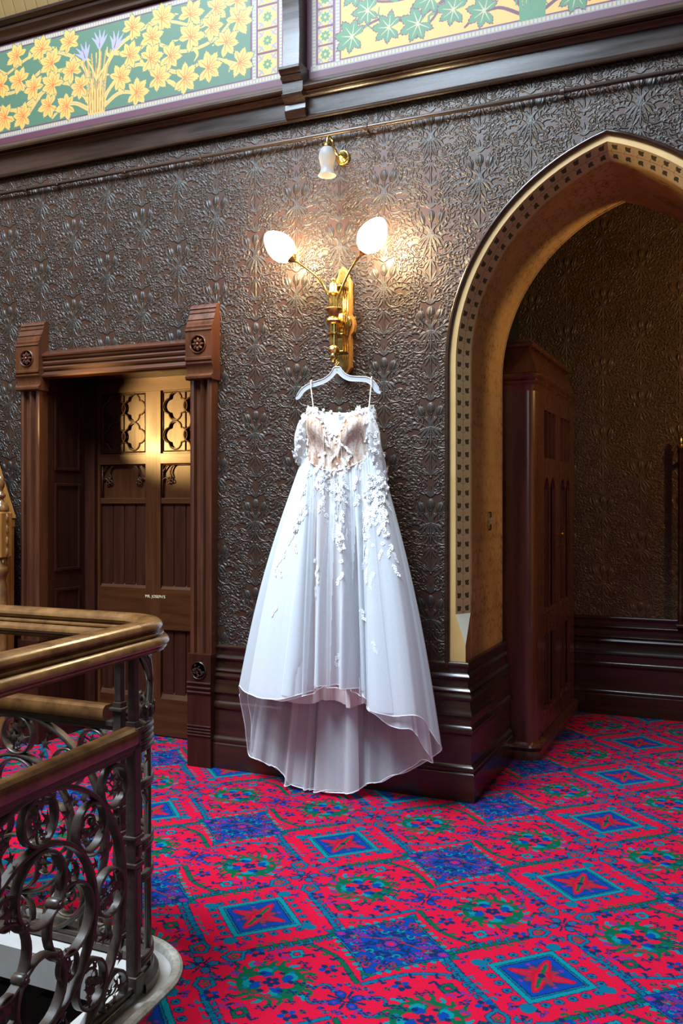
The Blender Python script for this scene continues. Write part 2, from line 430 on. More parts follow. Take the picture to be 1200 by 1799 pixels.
# ---- carpet: 1.02 x 0.755 m repeat, woven on a 2.5 mm tuft grid
CX, CY = 1.02, .755
def carpet_image():
    R = Ras(0,0,CX,CY,.0021,wrap=True,nch=3)
    red=(.50,.006,.031); red2=(.36,.006,.020); blue=(.003,.038,.23); teal=(.003,.105,.17); cyan=(.003,.17,.20); green=(.003,.085,.036); navy=(.006,.018,.070); purple=(.13,.02,.20); rust=(.20,.022,.035)
    R.a[...] = red
    rnd = random.Random(5)
    def sym(fn, cx=0, cy=0):
        for mx in (1,-1):
            for my in (1,-1): fn(lambda x,y: (cx+mx*x, cy+my*y))
    def dia(cx,cy,r,c,k=1.0,ry=None):
        """diamond with sides curved in (k<1) or out"""
        ry = ry or r; pts = []
        for i in range(48):
            a = 2*PI*i/48; ca, sa = math.cos(a), math.sin(a)
            q = (abs(ca)**k+abs(sa)**k)**(-1/k); pts.append((cx+r*q*ca,cy+ry*q*sa))
        R.poly(pts,c)
    def hooks(p0,p1,n,l,c,w=.0045,side=1,rev=False):
        dx,dy = p1[0]-p0[0],p1[1]-p0[1]; q = math.hypot(dx,dy); ux,uy = dx/q,dy/q; nx,ny = -uy*side,ux*side
        for i in range(n):
            t = (i+.5)/n; x,y = p0[0]+dx*t,p0[1]+dy*t; s = -1 if rev else 1
            R.line([(x,y),(x+nx*l,y+ny*l),(x+nx*l+s*ux*l*.7,y+ny*l+s*uy*l*.7)],w,w,c)
    # --- large blue lozenge
    cx, cy = 0,0
    for mx in (1,-1):
        for my in (1,-1):
            a=(cx+mx*.012,cy+my*.272); b=(cx+mx*.125,cy+my*.158); c=(cx+mx*.235,cy+my*.115); d=(cx+mx*.275,cy+my*.10)
            path = curve2([a,b,c,d],6)
            col = green if mx*my > 0 else teal
            R.line(path,.011,.007,navy); R.line(path,.0085,.0045,col)
            for i in range(2,len(path)-1,2):
                p,q = path[i],path[i+1]; dx,dy=q[0]-p[0],q[1]-p[1]; l=math.hypot(dx,dy) or 1
                nx,ny = (-dy/l,dx/l); s = 1 if nx*mx+ny*my > 0 else -1
                e=(p[0]+s*nx*.022,p[1]+s*ny*.022); R.line([p,e,(e[0]+dx/l*.010,e[1]+dy/l*.010)],.0052,.0048,navy if i%4 else col)
    dia(cx,cy,.256,navy,.80); dia(cx,cy,.247,teal,.80); dia(cx,cy,.226,navy,.86); dia(cx,cy,.218,blue,.86)
    for i in range(10):
        t=(i+.5)/10
        for mx in (1,-1):
            for my in (1,-1):
                R.ell(mx*.232*t*.98,my*.232*(1-t)*.98,.011,.009,green if (i%3==0) else cyan)
    for _ in range(46):
        u=rnd.uniform(0,.17); v=rnd.uniform(0,.19-u)
        c=rnd.choice([red,red2,navy,teal,cyan,purple,rust,navy]); c2=rnd.choice([navy,blue,purple])
        r=rnd.uniform(.008,.017); a0=rnd.uniform(0,6)
        pts=[(r*math.cos(a0+k*.55)*(1-.06*k),r*math.sin(a0+k*.55)*(1-.06*k)) for k in range(9)]
        def f(T,pts=pts,u=u,v=v,c=c,c2=c2):
            R.line([T(u+x,v+y) for x,y in pts],.006,.004,navy); R.line([T(u+x,v+y) for x,y in pts],.0042,.003,c)
            p=T(u,v); R.ell(p[0],p[1],.0045,.0045,c2)
        sym(f)
    for m in (1,-1):
        R.line([(m*.15,0),(m*.05,.02),(0,.05),(-m*.05,.02),(-m*.15,0)],.0035,.0035,rust)
        R.ell(m*.185,0,.018,.014,purple); R.ell(m*.185,0,.008,.007,red)
    R.ell(0,0,.03,.028,navy); R.ell(0,0,.022,.02,purple); R.ell(0,0,.010,.010,red)
    # --- small teal lozenge
    cx = CX/2
    for mx in (1,-1):
        for my in (1,-1):
            T=lambda x,y: (cx+mx*x,cy+my*y)
            for i in range(6):
                t=(i+.35)/6.2; p=T(.208*t,.208*(1-t)); R.ell(p[0],p[1],.017,.015,navy); R.ell(p[0],p[1],.0145,.0125,teal); R.ell(p[0],p[1],.005,.005,navy)
            p=T(.20,0); R.ell(p[0],p[1],.03,.022,teal); p=T(0,.20); R.ell(p[0],p[1],.024,.026,teal)
            col = teal if mx*my>0 else green
            path=[T(.305,.02),T(.235,.095),T(.185,.145),T(.11,.215),T(.085,.245)]
            R.line(path,.0125,.0115,navy); R.line(path,.0085,.0085,col)
            hooks(path[0],path[3],8,.024,navy,.0065,-1 if mx*my>0 else 1); hooks(path[0],path[3],8,.024,teal,.0040,-1 if mx*my>0 else 1); hooks(path[1],path[3],4,.024,col,.0045,1 if mx*my>0 else -1)
            lp=[T(.085,.245),T(.045,.265),T(.035,.305),T(.075,.318),T(.10,.29),T(.085,.255)]
            R.line(lp,.009,.009,navy); R.line(lp,.006,.006,teal); p=T(.068,.288); R.ell(p[0],p[1],.012,.014,green); R.ell(p[0],p[1],.006,.006,red)
            sq=[T(.25,.165),T(.275,.19),T(.25,.215),T(.225,.19),T(.25,.165)]; R.line(sq,.009,.009,navy); R.line(sq,.006,.006,green if mx*my>0 else cyan)
            R.line([T(.225,.19),T(.195,.21),T(.205,.225)],.005,.005,navy); R.line([T(.275,.19),T(.30,.17),T(.31,.185)],.005,.005,navy)
    dia(cx,cy,.180,navy); dia(cx,cy,.175,cyan); dia(cx,cy,.150,navy); dia(cx,cy,.145,teal); dia(cx,cy,.138,navy); dia(cx,cy,.132,blue); dia(cx,cy,.100,(.010,.030,.13))
    for k in range(4):
        a=PI/2*k; R.ell(cx+.075*math.cos(a+.785),.075*math.sin(a+.785),.008,.007,purple)
        R.line([(cx,0),(cx+.098*math.cos(a),.098*math.sin(a))],.034,.010,red2); R.line([(cx,0),(cx+.09*math.cos(a),.09*math.sin(a))],.020,.006,red); R.line([(cx,0),(cx+.09*math.cos(a+.785)*.6,.09*math.sin(a+.785)*.6)],.012,.010,rust)
        R.line([(cx,0),(cx+.075*math.cos(a),.075*math.sin(a))],.010,.003,rust)
    R.line([(cx,-.07),(cx,.07)],.007,.007,green); R.ell(cx,0,.012,.012,navy)
    # --- green wreath medallions
    for gx in (CX/4,3*CX/4):
        gy=CY/2; fl = 1 if gx < CX/2 else -1
        n=22
        for i in range(n):
            a=2*PI*i/n; rr=.112+.012*(i%3==0)
            p=(gx+rr*math.cos(a)*1.08,gy+rr*math.sin(a)); q=(p[0]+.018*math.cos(a+.9*fl),p[1]+.018*math.sin(a+.9*fl))
            R.line([(gx+.09*math.cos(a),gy+.09*math.sin(a)),p,q],.0085,.006,cyan if i%4==1 else green)
        R.ell(gx,gy,.112,.102,green)
        for i in range(9):
            a=2*PI*i/9+.2; R.ell(gx+.072*math.cos(a),gy+.066*math.sin(a),.026,.019,cyan if i%2 else green,a+PI/2); R.ell(gx+.092*math.cos(a+.3),gy+.084*math.sin(a+.3),.010,.008,red if i%3==0 else teal)
        for i in range(8):
            a=2*PI*i/8; R.ell(gx+.053*math.cos(a),gy+.049*math.sin(a),.023,.016,blue if i%2 else red,a+.6)
        for i in range(6):
            a=2*PI*i/6+.4; R.ell(gx+.062*math.cos(a),gy+.058*math.sin(a),.010,.008,navy)
        for i in range(7): R.ell(gx+rnd.uniform(-.05,.05),gy+fl*.080+rnd.uniform(-.012,.012),.011,.007,rust)
        R.ell(gx,gy,.036,.034,red)
        for i in range(5):
            a=2*PI*i/5; R.ell(gx+.017*math.cos(a),gy+.016*math.sin(a),.013,.0105,navy,a)
        R.ell(gx,gy,.006,.006,red2)
    # --- blue flower sprays between the lozenges
    for fx,fy,cA,cB in ((0,CY/2,blue,teal),(CX/2,CY/2,teal,navy)):
        for k in range(4):
            a=PI/4+PI/2*k; R.ell(fx+.040*math.cos(a),fy+.034*math.sin(a),.023,.017,navy,a); R.ell(fx+.040*math.cos(a),fy+.034*math.sin(a),.018,.013,cA,a); R.ell(fx+.042*math.cos(a),fy+.036*math.sin(a),.007,.006,purple)
        for k in range(4):
            a=PI/2*k; R.line([(fx+.02*math.cos(a),fy+.02*math.sin(a)),(fx+.06*math.cos(a),fy+.05*math.sin(a))],.0045,.0045,navy)
        for mx in (1,-1):
            for my in (1,-1):
                pp=curve2([(fx+mx*.055,fy+my*.03),(fx+mx*.085,fy+my*.055),(fx+mx*.11,fy+my*.045),(fx+mx*.115,fy+my*.02)],5)
                R.line(pp,.008,.005,navy); R.line(pp,.005,.003,cB if fx==0 else green); R.ell(fx+mx*.088,fy+my*.036,.008,.007,blue)
        R.ell(fx,fy,.016,.014,navy); R.ell(fx,fy,.009,.008,red)
    for bx,by in ((.125,.235),(.39,.235),(.125,CY-.235),(.39,CY-.235),(CX-.125,.235),(CX-.39,.235),(CX-.125,CY-.235),(CX-.39,CY-.235)):
        for k in range(5):
            a=2*PI*k/5; R.ell(bx+.02*math.cos(a),by+.018*math.sin(a),.013,.010,blue if k%2 else navy,a)
        R.ell(bx,by,.010,.009,red2)
    # --- little crosses scattered in the red
    tufts=[(.06,.335),(.15,.30),(.17,.405),(.075,.42),(.215,.235),(.33,.255),(.345,.46),(.41,.33),(.44,.42),(.19,.50),(.32,.20),(.28,.225),(.385,.38),(.13,.355)]
    for x,y in tufts:
        for px,py in ((x,y),(CX-x,CY-y),(CX-x,y),(x,CY-y)):
            c=purple if (x*100)%2<1 else navy
            for dx,dy in ((0,0),(.011,.006),(-.011,.006),(.011,-.006),(-.011,-.006)): R.ell(px+dx,py+dy,.0058,.0046,c)
    # --- filling sprigs wherever red still shows, mirrored about both axes
    def free(x,y,r):
        for k in range(8):
            c=R.a[int((y+r*math.sin(k*.785))/R.sy)%R.h,int((x+r*math.cos(k*.785))/R.sx)%R.w]
            if abs(c[0]-red[0])>.02: return False
        return True
    kinds=0
    for _ in range(230):
        x,y=rnd.uniform(0,CX/2),rnd.uniform(0,CY/2); r=rnd.choice((.030,.022,.016,.013))
        if not free(x,y,r) or not free(x,y,r*.55): continue
        kinds+=1; a0=rnd.uniform(0,6.28); cA,cB=rnd.choice(((teal,navy),(navy,blue),(green,teal),(cyan,navy),(purple,navy),(green,navy)))
        for mx in (1,-1):
            for my in (1,-1):
                X=x if mx>0 else CX-x; Y=y if my>0 else CY-y
                T=lambda l,t: (X+mx*l*math.cos(t+a0),Y+my*l*math.sin(t+a0))
                q=r*.82
                if r>.02:
                    R.line([T(q,0),T(q*.2,.6),T(q*.9,2.2),T(q*.95,2.9)],.0056,.0046,navy); R.line([T(q,0),T(q*.2,.6),T(q*.9,2.2),T(q*.95,2.9)],.0036,.0030,cA)
                    p=T(q*.75,4.3); R.ell(p[0],p[1],.0078,.0064,cB); p=T(q*.8,5.4); R.ell(p[0],p[1],.0064,.0056,cA)
                    R.line([T(q*.2,.6),T(q*.8,4.3)],.0034,.003,navy)
                else:
                    for k in range(4):
                        p=T(q*.55,k*1.57); R.ell(p[0],p[1],.0050,.0044,cA if k%2 else cB)
    return R.a
def srgb(a): return np.where(a <= .0031308, a*12.92, 1.055*np.clip(a,1e-6,None)**(1/2.4)-.055)
IM_carpet = make_image('carpet_weave', srgb(carpet_image()))
def carpet_mat():
    m = mat('carpet', (.5,.02,.04), .95)
    tc = N(m,'ShaderNodeTexCoord'); mp = N(m,'ShaderNodeMapping')
    mp.inputs['Location'].default_value = (1.085/CX,-2.865/CY,0); mp.inputs['Scale'].default_value = (1/CX,1/CY,1)
    L(m,tc.outputs['Object'],mp.inputs['Vector'])
    nzw = N(m,'ShaderNodeTexNoise'); nzw.inputs['Scale'].default_value = 130; nzw.inputs['Detail'].default_value = 2
    L(m,tc.outputs['Object'],nzw.inputs['Vector'])
    sb = N(m,'ShaderNodeVectorMath',operation='SUBTRACT'); sb.inputs[1].default_value = (.5,.5,.5)
    scl = N(m,'ShaderNodeVectorMath',operation='SCALE'); scl.inputs['Scale'].default_value = .017
    ad = N(m,'ShaderNodeVectorMath',operation='ADD')
    L(m,nzw.outputs['Color'],sb.inputs[0]); L(m,sb.outputs['Vector'],scl.inputs[0]); L(m,mp.outputs['Vector'],ad.inputs[0]); L(m,scl.outputs['Vector'],ad.inputs[1])
    im = N(m,'ShaderNodeTexImage'); im.image = IM_carpet; im.extension = 'REPEAT'
    L(m,ad.outputs['Vector'],im.inputs['Vector'])
    nz = N(m,'ShaderNodeTexNoise'); nz.inputs['Scale'].default_value = 420; nz.inputs['Detail'].default_value = 3
    L(m,tc.outputs['Object'],nz.inputs['Vector'])
    mx = N(m,'ShaderNodeMix'); mx.data_type='RGBA'; mx.blend_type='MULTIPLY'; mx.inputs['Factor'].default_value=.55
    rr = ramp(m,[(.3,(.5,.5,.5)),(.68,(1.25,1.25,1.25))]); L(m,nz.outputs['Fac'],rr.inputs['Fac'])
    L(m,im.outputs['Color'],mx.inputs['A']); L(m,rr.outputs['Color'],mx.inputs['B']); L(m,mx.outputs['Result'],bsdf(m).inputs['Base Color'])
    bp = N(m,'ShaderNodeBump'); bp.inputs['Strength'].default_value=.6; bp.inputs['Distance'].default_value=.004
    L(m,nz.outputs['Fac'],bp.inputs['Height']); L(m,bp.outputs['Normal'],bsdf(m).inputs['Normal'])
    bsdf(m).inputs['Specular IOR Level'].default_value=.03
    return m
M_carpet = carpet_mat()

# ---- painted frieze
def maple(cx, cy, r, ang):
    """broad seven-lobed leaf with toothed edges and a notch at the stem"""
    rnd = random.Random(int(cx*1000)+int(cy*777)); pts=[]; n=70; span=math.radians(318); lob=[rnd.uniform(.90,1.08) for _ in range(8)]
    for i in range(n+1):
        p=-span/2+span*i/n; k=(p/span+.5)*7
        q=.66+.38*(1-abs(2*(k%1)-1))**.9; q*=lob[min(int(k),6)]*(.84+.20*math.cos(p*.55))
        q*=1+(.04 if i%2 else -.04)
        pts.append((cx+r*q*math.cos(ang+p),cy+r*q*math.sin(ang+p)))
    pts.append((cx-.12*r*math.cos(ang),cy-.12*r*math.sin(ang)))
    return pts
FX0, FZ0, FWX, FWZ = -5.6, 3.80, 7.2, .68
def frieze_image():
    R = Ras(FX0,FZ0,FWX,FWZ,.0022,nch=3)
    green=(.042,.090,.050); yellow=(.47,.235,.050); cream=(.31,.24,.13); lav=(.20,.18,.26); maroon=(.065,.010,.022); orange=(.48,.085,.012); grey=(.16,.145,.165); dg=(.04,.12,.045); pale=(.70,.66,.56)
    rect=lambda xa,za,xb,zb,c: R.poly([(xa,za),(xb,za),(xb,zb),(xa,zb)],c)
    R.a[...] = maroon
    def dent_h(xa,xb,z,h):
        rect(xa,z,xb,z+h,grey)
        x=xa+.006
        while x < xb-.012: rect(x,z+.005,x+.013,z+h-.005,cream); x+=.0195
    def dent_v(x,w,za,zb):
        rect(x,za,x+w,zb,grey); z=za+.006
        while z < zb-.012: rect(x+.004,z,x+w-.004,z+.011,cream); z+=.0185
    def tiles(xa,xb,za,zb):
        rect(xa,za,xb,zb,maroon); w=xb-xa-.012; z=za+.006
        while z < zb-.02:
            rect(xa+.006,z,xb-.006,z+w,yellow); cx,cz=(xa+xb)/2,z+w/2
            for mx in (1,-1):
                for mz in (1,-1):
                    R.line(curve2([(cx+mx*w*.44,cz+mz*w*.2),(cx+mx*w*.3,cz+mz*w*.3),(cx+mx*w*.2,cz+mz*w*.44)],4),.006,.004,grey)
                    R.line([(cx+mx*w*.42,cz+mz*w*.42),(cx+mx*w*.25,cz+mz*w*.25)],.007,.003,grey)
            for k in range(8):
                a=PI/4*k; R.ell(cx+.018*math.cos(a),cz+.018*math.sin(a),.011,.0075,dg,a)
            R.ell(cx,cz,.007,.007,yellow); z+=w+.012
    Z0,Z1=3.874,4.392
    def panel(xa,xb,ground,leaf,vein,stem):
        dent_h(xa-.2 if xa>-3 else xa,xb+.22 if xb<-2 else xb,3.838,.030); dent_h(xa-.2 if xa>-3 else xa,xb+.22 if xb<-2 else xb,4.398,.030)
        rect(xa,Z0,xb,Z1,ground)
    # left bay
    panel(-5.6,-2.512,green,yellow,orange,yellow)
    dent_v(-2.500,.028,3.86,4.42); tiles(-2.468,-2.336,3.868,4.40); dent_v(-2.330,.026,3.838,4.43)
    # right bay
    panel(-1.955,1.6,yellow,dg,cream,maroon)
    dent_v(-2.128,.026,3.838,4.43); tiles(-2.098,-1.998,3.868,4.40); dent_v(-1.990,.028,3.86,4.42)
    rect(-2.312,3.80,-2.135,4.48,maroon)
    def plant(cx, leafpts, leafc, veinc, stemc, flip, xa, xb, lil):
        base=(cx,Z0)
        clipx=lambda x: min(max(x,xa),xb)
        rnd=random.Random(11)
        # arching main stems both ways
        for m in (1,-1):
            for st in ([(0,0),(.03,.16),(.13,.33),(.30,.42),(.50,.44),(.72,.36)],[(.02,0),(.10,.12),(.24,.22),(.40,.20),(.52,.09),(.60,.02)],[(.05,.02),(.17,.08),(.28,.06),(.34,.02)],[(.13,.33),(.28,.30),(.40,.34),(.62,.24),(.85,.27),(1.02,.42)],[(.40,.20),(.62,.12),(.80,.16),(.98,.10)],[(.72,.36),(.90,.46),(1.05,.44)]):
                pts=curve2([(cx+m*a,Z0+.005+b) for a,b in st],8); pts=[p for p in pts if xa<p[0]<xb and Z0<p[1]<Z1-.01]
                if len(pts)>2:
                    R.line(pts,.0135 if not flip else .009,.008 if not flip else .006,stemc)
                    if not flip: R.line(pts,.0016,.001,grey)
                    for i in range(3,len(pts)-2,6):
                        p=pts[i]; a=rnd.uniform(-2.4,2.4); e=(p[0]+.07*math.cos(a),p[1]+.07*math.sin(a))
                        if xa+.03<e[0]<xb-.03 and Z0+.02<e[1]<Z1-.02: R.line(curve2([p,(p[0]+.04*math.cos(a+.5),p[1]+.04*math.sin(a+.5)),e],5),.013 if not flip else .008,.003,leafc if flip else stemc)
        for i in range(-3,4):
            q=curve2([(cx+i*.018,Z0),(cx+i*.022,Z0+.18),(cx+i*.036,Z0+.36)],6); R.line(q,.010,.004,stemc if not flip else dg)
            if not flip: R.line(q,.0018,.001,maroon)
        for x,z in leafpts:
            r=rnd.uniform(.084,.097); a=math.atan2(z-(Z0+.12),x-cx)+rnd.uniform(-.5,.5)
            if not(xa<x<xb): continue
            z=min(max(z,Z0+.055),Z1-.05); x=min(max(x,xa+.06),xb-.06)
            R.poly(maple(x,z,r*1.05,a),stemc if flip else green); R.poly(maple(x,z,r*.97,a),leafc)
            for k in range(7):
                b=a-2.3+.77*k; R.line([(x,z),(x+r*.70*math.cos(b),z+r*.70*math.sin(b))],.0040,.0012,veinc)
            if not flip:
                for k in range(4): b=a-1.1+.72*k; R.line([(x+r*.3*math.cos(b),z+r*.3*math.sin(b)),(x+r*.66*math.cos(b+.12),z+r*.66*math.sin(b+.12))],.003,.001,orange)
        for x,z,a in lil:
            R.line(curve2([(cx,Z0+.2),((cx+x)/2+.01,(Z0+z)/2+.08),(x,z-.03)],6),.007,.005,stemc)
            for da,l in ((-.75,.085),(-.4,.10),(0,.10),(.4,.10),(.75,.085)):
                b=PI/2+a+da; tip=(x+l*math.cos(b),z-.04+l*math.sin(b)); R.line([(x,z-.04),((x+tip[0])/2+.004,(z-.04+tip[1])/2),tip],.017,.002,lav)
            R.line([(x,z-.04),(x-.05*math.sin(a),z+.01)],.0025,.001,maroon)
    LL=[(-4.21,4.34),(-4.01,4.35),(-3.79,4.34),(-3.93,4.24),(-3.77,4.16),(-4.07,4.11),(-3.92,4.1),(-4.19,4.18),(-3.7,4.05),(-3.95,3.98),(-3.81,3.95),(-4.16,3.95),(-4.31,3.97),(-4.34,4.18),(-3.32,4.33),(-3.11,4.34),(-3.18,4.24),(-3.34,4.17),(-3.19,4.12),(-3.05,4.11),(-3.41,4.05),(-3.29,3.94),(-3.14,4.0),(-2.95,3.96),(-2.91,4.32),(-2.74,4.32),(-2.59,4.22),(-2.77,4.22),(-2.91,4.19),(-2.67,4.11),(-2.79,3.99),(-2.58,3.98),(-2.6,4.33),(-4.5,4.3),(-4.48,4.08),(-4.62,3.96),(-4.75,4.2),(-4.9,4.05),(-5.1,4.25)]
    plant(-3.585,LL,yellow,orange,yellow,False,-5.6,-2.515,[(-3.56,4.31,0),(-3.45,4.28,-.35),(-3.67,4.26,.35)])
    RL=[(-1.8,4.1),(-1.89,3.98),(-1.68,3.985),(-1.52,3.97),(-1.33,4.0),(-1.17,3.96),(-1.45,4.09),(-.72,3.94),(-1.87,4.22),(-1.7,4.25),(-1.55,4.22),(-1.28,4.2),(-1.1,4.12),(-.6,4.0),(-.5,4.15),(-.35,3.97),(-.2,4.1),(-.75,4.2),(0,4.0),(.2,4.15),(.45,4.0)]
    plant(-.93,RL,dg,cream,maroon,True,-1.95,1.6,[])
    return R.a
IM_frieze = make_image('painted_frieze', srgb(frieze_image()))
def image_mat(name, im, x0, z0, wx, wz, rough, axis='XZ', uv=False):
    m = mat(name,(.5,.5,.5),rough)
    tc=N(m,'ShaderNodeTexCoord'); t=N(m,'ShaderNodeTexImage'); t.image=im
    if uv: L(m,tc.outputs['UV'],t.inputs['Vector'])
    else:
        sp=N(m,'ShaderNodeSeparateXYZ'); cb=N(m,'ShaderNodeCombineXYZ'); mp=N(m,'ShaderNodeMapping')
        L(m,tc.outputs['Object'],sp.inputs['Vector']); L(m,sp.outputs['X'],cb.inputs['X']); L(m,sp.outputs['Z'],cb.inputs['Y']); L(m,cb.outputs['Vector'],mp.inputs['Vector'])
        mp.inputs['Location'].default_value=(-x0/wx,-z0/wz,0); mp.inputs['Scale'].default_value=(1/wx,1/wz,1); L(m,mp.outputs['Vector'],t.inputs['Vector'])
    L(m,t.outputs['Color'],bsdf(m).inputs['Base Color'])
    return m
M_frieze = image_mat('frieze_paint', IM_frieze, FX0, FZ0, FWX, FWZ, .6)

# ---- stencilled leaf band of the arch: repeat .083 m along, 0..1 across
def leafband_image():
    g=(.42,.30,.14); d=(.035,.030,.012); st=(.20,.07,.04); pin=(.30,.16,.08)
    R=Ras(0,0,1,.63,.006,wrap=True,nch=3); R.a[...]=g
    R.line([(.5,0),(.5,.63)],.012,.012,st)
    for m in (1,-1):
        R.line(curve2([(.5,.06),(.5+m*.12,.12),(.5+m*.2,.24)],5),.012,.010,st)
        R.line(curve2([(.5,.42),(.5+m*.10,.47),(.5+m*.17,.56)],5),.008,.007,pin)
        x,y=.5+m*.20,.20
        for a,l in ((PI/2-m*.75,.26),(PI/2+m*.05,.18),(PI/2-m*1.6,.18)):
            R.line([(x,y),(x+l*.6*math.cos(a),y+l*.6*math.sin(a))],.045,.075,d); R.line([(x+l*.6*math.cos(a),y+l*.6*math.sin(a)),(x+l*math.cos(a),y+l*math.sin(a))],.07,.02,d)
        for k in range(5):
            a=2*PI*k/5; R.ell(.5+m*.2+.055*math.cos(a),.53+.045*math.sin(a),.016,.016,pin)
    return R.a
IM_leaf = make_image('leaf_stencil', srgb(leafband_image()))
M_leaf = image_mat('leaf_stencil_paint', IM_leaf, 0,0,1,1,.55, uv=True)
M_leaf.node_tree.nodes  # UV driven

def reveal_image():
    """faded brown damask scribble on ochre, 0.26 x 0.40 m"""
    R=Ras(0,0,.26,.40,.0014,wrap=True,nch=3); R.a[...]=(.46,.285,.105); c=(.20,.095,.040); c2=(.27,.14,.055)
    for ox,oz in ((0,0),(.13,.20)):
        for m in (1,-1):
            P=lambda pts: [(ox+m*a,oz+b) for a,b in curve2(pts,6)]
            R.line(P([(0,-.09),(.02,-.04),(.05,-.02),(.075,-.05),(.055,-.075),(.038,-.055)]),.0028,.0016,c)
            R.line(P([(0,.02),(.03,.05),(.07,.045),(.09,.015)]),.0026,.0014,c); R.line(P([(.03,.05),(.04,.085),(.07,.10),(.085,.08),(.068,.07)]),.0024,.0014,c)
            R.line(P([(0,.09),(.02,.12),(.045,.125),(.05,.10)]),.0024,.0014,c)
            for x,z,a in ((.05,-.02,.8),(.07,.045,.2),(.03,.05,1.4),(.045,.125,.5),(.02,-.04,2.4),(.09,.015,-.8),(.06,-.075,-1.6),(.10,.11,.4),(.10,-.09,-.4)):
                for k in range(5):
                    t=a-1+.5*k; R.line([(ox+m*x,oz+z),(ox+m*(x+.011*math.cos(t)),oz+z+.011*math.sin(t)),(ox+m*(x+.021*math.cos(t+.2)),oz+z+.021*math.sin(t+.2))],.0030,.0006,c2 if k%2 else c)
        for k in range(9):
            t=PI/2+(k-4)*.32; R.line([(ox,oz-.02),(ox+.045*math.cos(t),oz-.02+.05*math.sin(t))],.0028,.0012,c)
        R.line([(ox,oz-.12),(ox,oz+.13)],.0016,.0016,c2)
    return R.a
IM_reveal = make_image('faded_damask', srgb(reveal_image()))
def reveal_mat():
    m = mat('stencilled_ochre',(.36,.20,.06),.5)
    tc=N(m,'ShaderNodeTexCoord'); sp=N(m,'ShaderNodeSeparateXYZ'); cb=N(m,'ShaderNodeCombineXYZ'); L(m,tc.outputs['Object'],sp.inputs['Vector'])
    ad=N(m,'ShaderNodeMath',operation='ADD'); L(m,sp.outputs['X'],ad.inputs[0]); L(m,sp.outputs['Z'],ad.inputs[1]); L(m,sp.outputs['Y'],cb.inputs['X']); L(m,ad.outputs['Value'],cb.inputs['Y'])
    mp=N(m,'ShaderNodeMapping'); mp.inputs['Scale'].default_value=(1/.26,1/.40,1); mp.inputs['Location'].default_value=(.1,.2,0); L(m,cb.outputs['Vector'],mp.inputs['Vector'])
    im=N(m,'ShaderNodeTexImage'); im.image=IM_reveal; L(m,mp.outputs['Vector'],im.inputs['Vector'])
    # rubbed thin in places, the plain ochre showing
    nz=N(m,'ShaderNodeTexNoise'); nz.inputs['Scale'].default_value=2.6; nz.inputs['Detail'].default_value=5; L(m,tc.outputs['Object'],nz.inputs['Vector'])
    r=ramp(m,[(.36,(.25,.25,.25)),(.60,(1,1,1))]); L(m,nz.outputs['Fac'],r.inputs['Fac'])
    mx=N(m,'ShaderNodeMix'); mx.data_type='RGBA'; mx.inputs['A'].default_value=(.46,.285,.105,1); L(m,r.outputs['Color'],mx.inputs['Factor']); L(m,im.outputs['Color'],mx.inputs['B'])
    st=ramp(m,[(.30,(.70,.66,.62)),(.62,(1.05,1.03,1.0))]); nz2=N(m,'ShaderNodeTexNoise'); nz2.inputs['Scale'].default_value=1.7; nz2.inputs['Detail'].default_value=6; L(m,tc.outputs['Object'],nz2.inputs['Vector']); L(m,nz2.outputs['Fac'],st.inputs['Fac'])
    mu=N(m,'ShaderNodeMix'); mu.data_type='RGBA'; mu.blend_type='MULTIPLY'; mu.inputs['Factor'].default_value=1; L(m,mx.outputs['Result'],mu.inputs['A']); L(m,st.outputs['Color'],mu.inputs['B']); L(m,mu.outputs['Result'],bsdf(m).inputs['Base Color'])
    return m
M_reveal = reveal_mat()

# ---- fabrics and glass
def sheer(name, color, alpha, trans=.26, rough=.8):
    m = bpy.data.materials.new(name); m.use_nodes=True; nt=m.node_tree; nt.nodes.remove(nt.nodes['Principled BSDF'])
    out=nt.nodes['Material Output']
    d=N(m,'ShaderNodeBsdfDiffuse'); t=N(m,'ShaderNodeBsdfTranslucent'); tr=N(m,'ShaderNodeBsdfTransparent')
    d.inputs['Color'].default_value=(*color,1); t.inputs['Color'].default_value=(*color,1)
    a=N(m,'ShaderNodeMixShader'); a.inputs['Fac'].default_value=trans; b=N(m,'ShaderNodeMixShader')
    # net seen edge-on covers more
    lw=N(m,'ShaderNodeLayerWeight'); lw.inputs['Blend'].default_value=.35
    tc=N(m,'ShaderNodeTexCoord'); nz=N(m,'ShaderNodeTexNoise'); nz.inputs['Scale'].default_value=260; nz.inputs['Detail'].default_value=1
    L(m,tc.outputs['Object'],nz.inputs['Vector'])
    ma=N(m,'ShaderNodeMath',operation='MULTIPLY_ADD'); ma.inputs[1].default_value=.55*(1-alpha); ma.inputs[2].default_value=alpha-.06
    L(m,lw.outputs['Facing'],ma.inputs[0])
    mb=N(m,'ShaderNodeMath',operation='MULTIPLY_ADD'); mb.inputs[1].default_value=.16; L(m,nz.outputs['Fac'],mb.inputs[0]); L(m,ma.outputs['Value'],mb.inputs[2]); mb.use_clamp=True
    L(m,d.outputs['BSDF'],a.inputs[1]); L(m,t.outputs['BSDF'],a.inputs[2])
    L(m,mb.outputs['Value'],b.inputs['Fac']); L(m,tr.outputs['BSDF'],b.inputs[1]); L(m,a.outputs['Shader'],b.inputs[2]); L(m,b.outputs['Shader'],out.inputs['Surface'])
    return m
M_tulle = sheer('white_tulle',(.84,.885,.915),.80)
M_side = sheer('side_tulle',(.84,.90,.94),.54)
M_centre = sheer('centre_tulle',(.89,.92,.95),.52)
M_fold = sheer('folded_tulle',(.86,.90,.93),.42)
M_back = sheer('back_tulle',(.84,.86,.89),.36)
M_back2 = sheer('inner_back_tulle',(.80,.81,.84),.24)
M_train = sheer('train_tulle',(.86,.86,.88),.52)
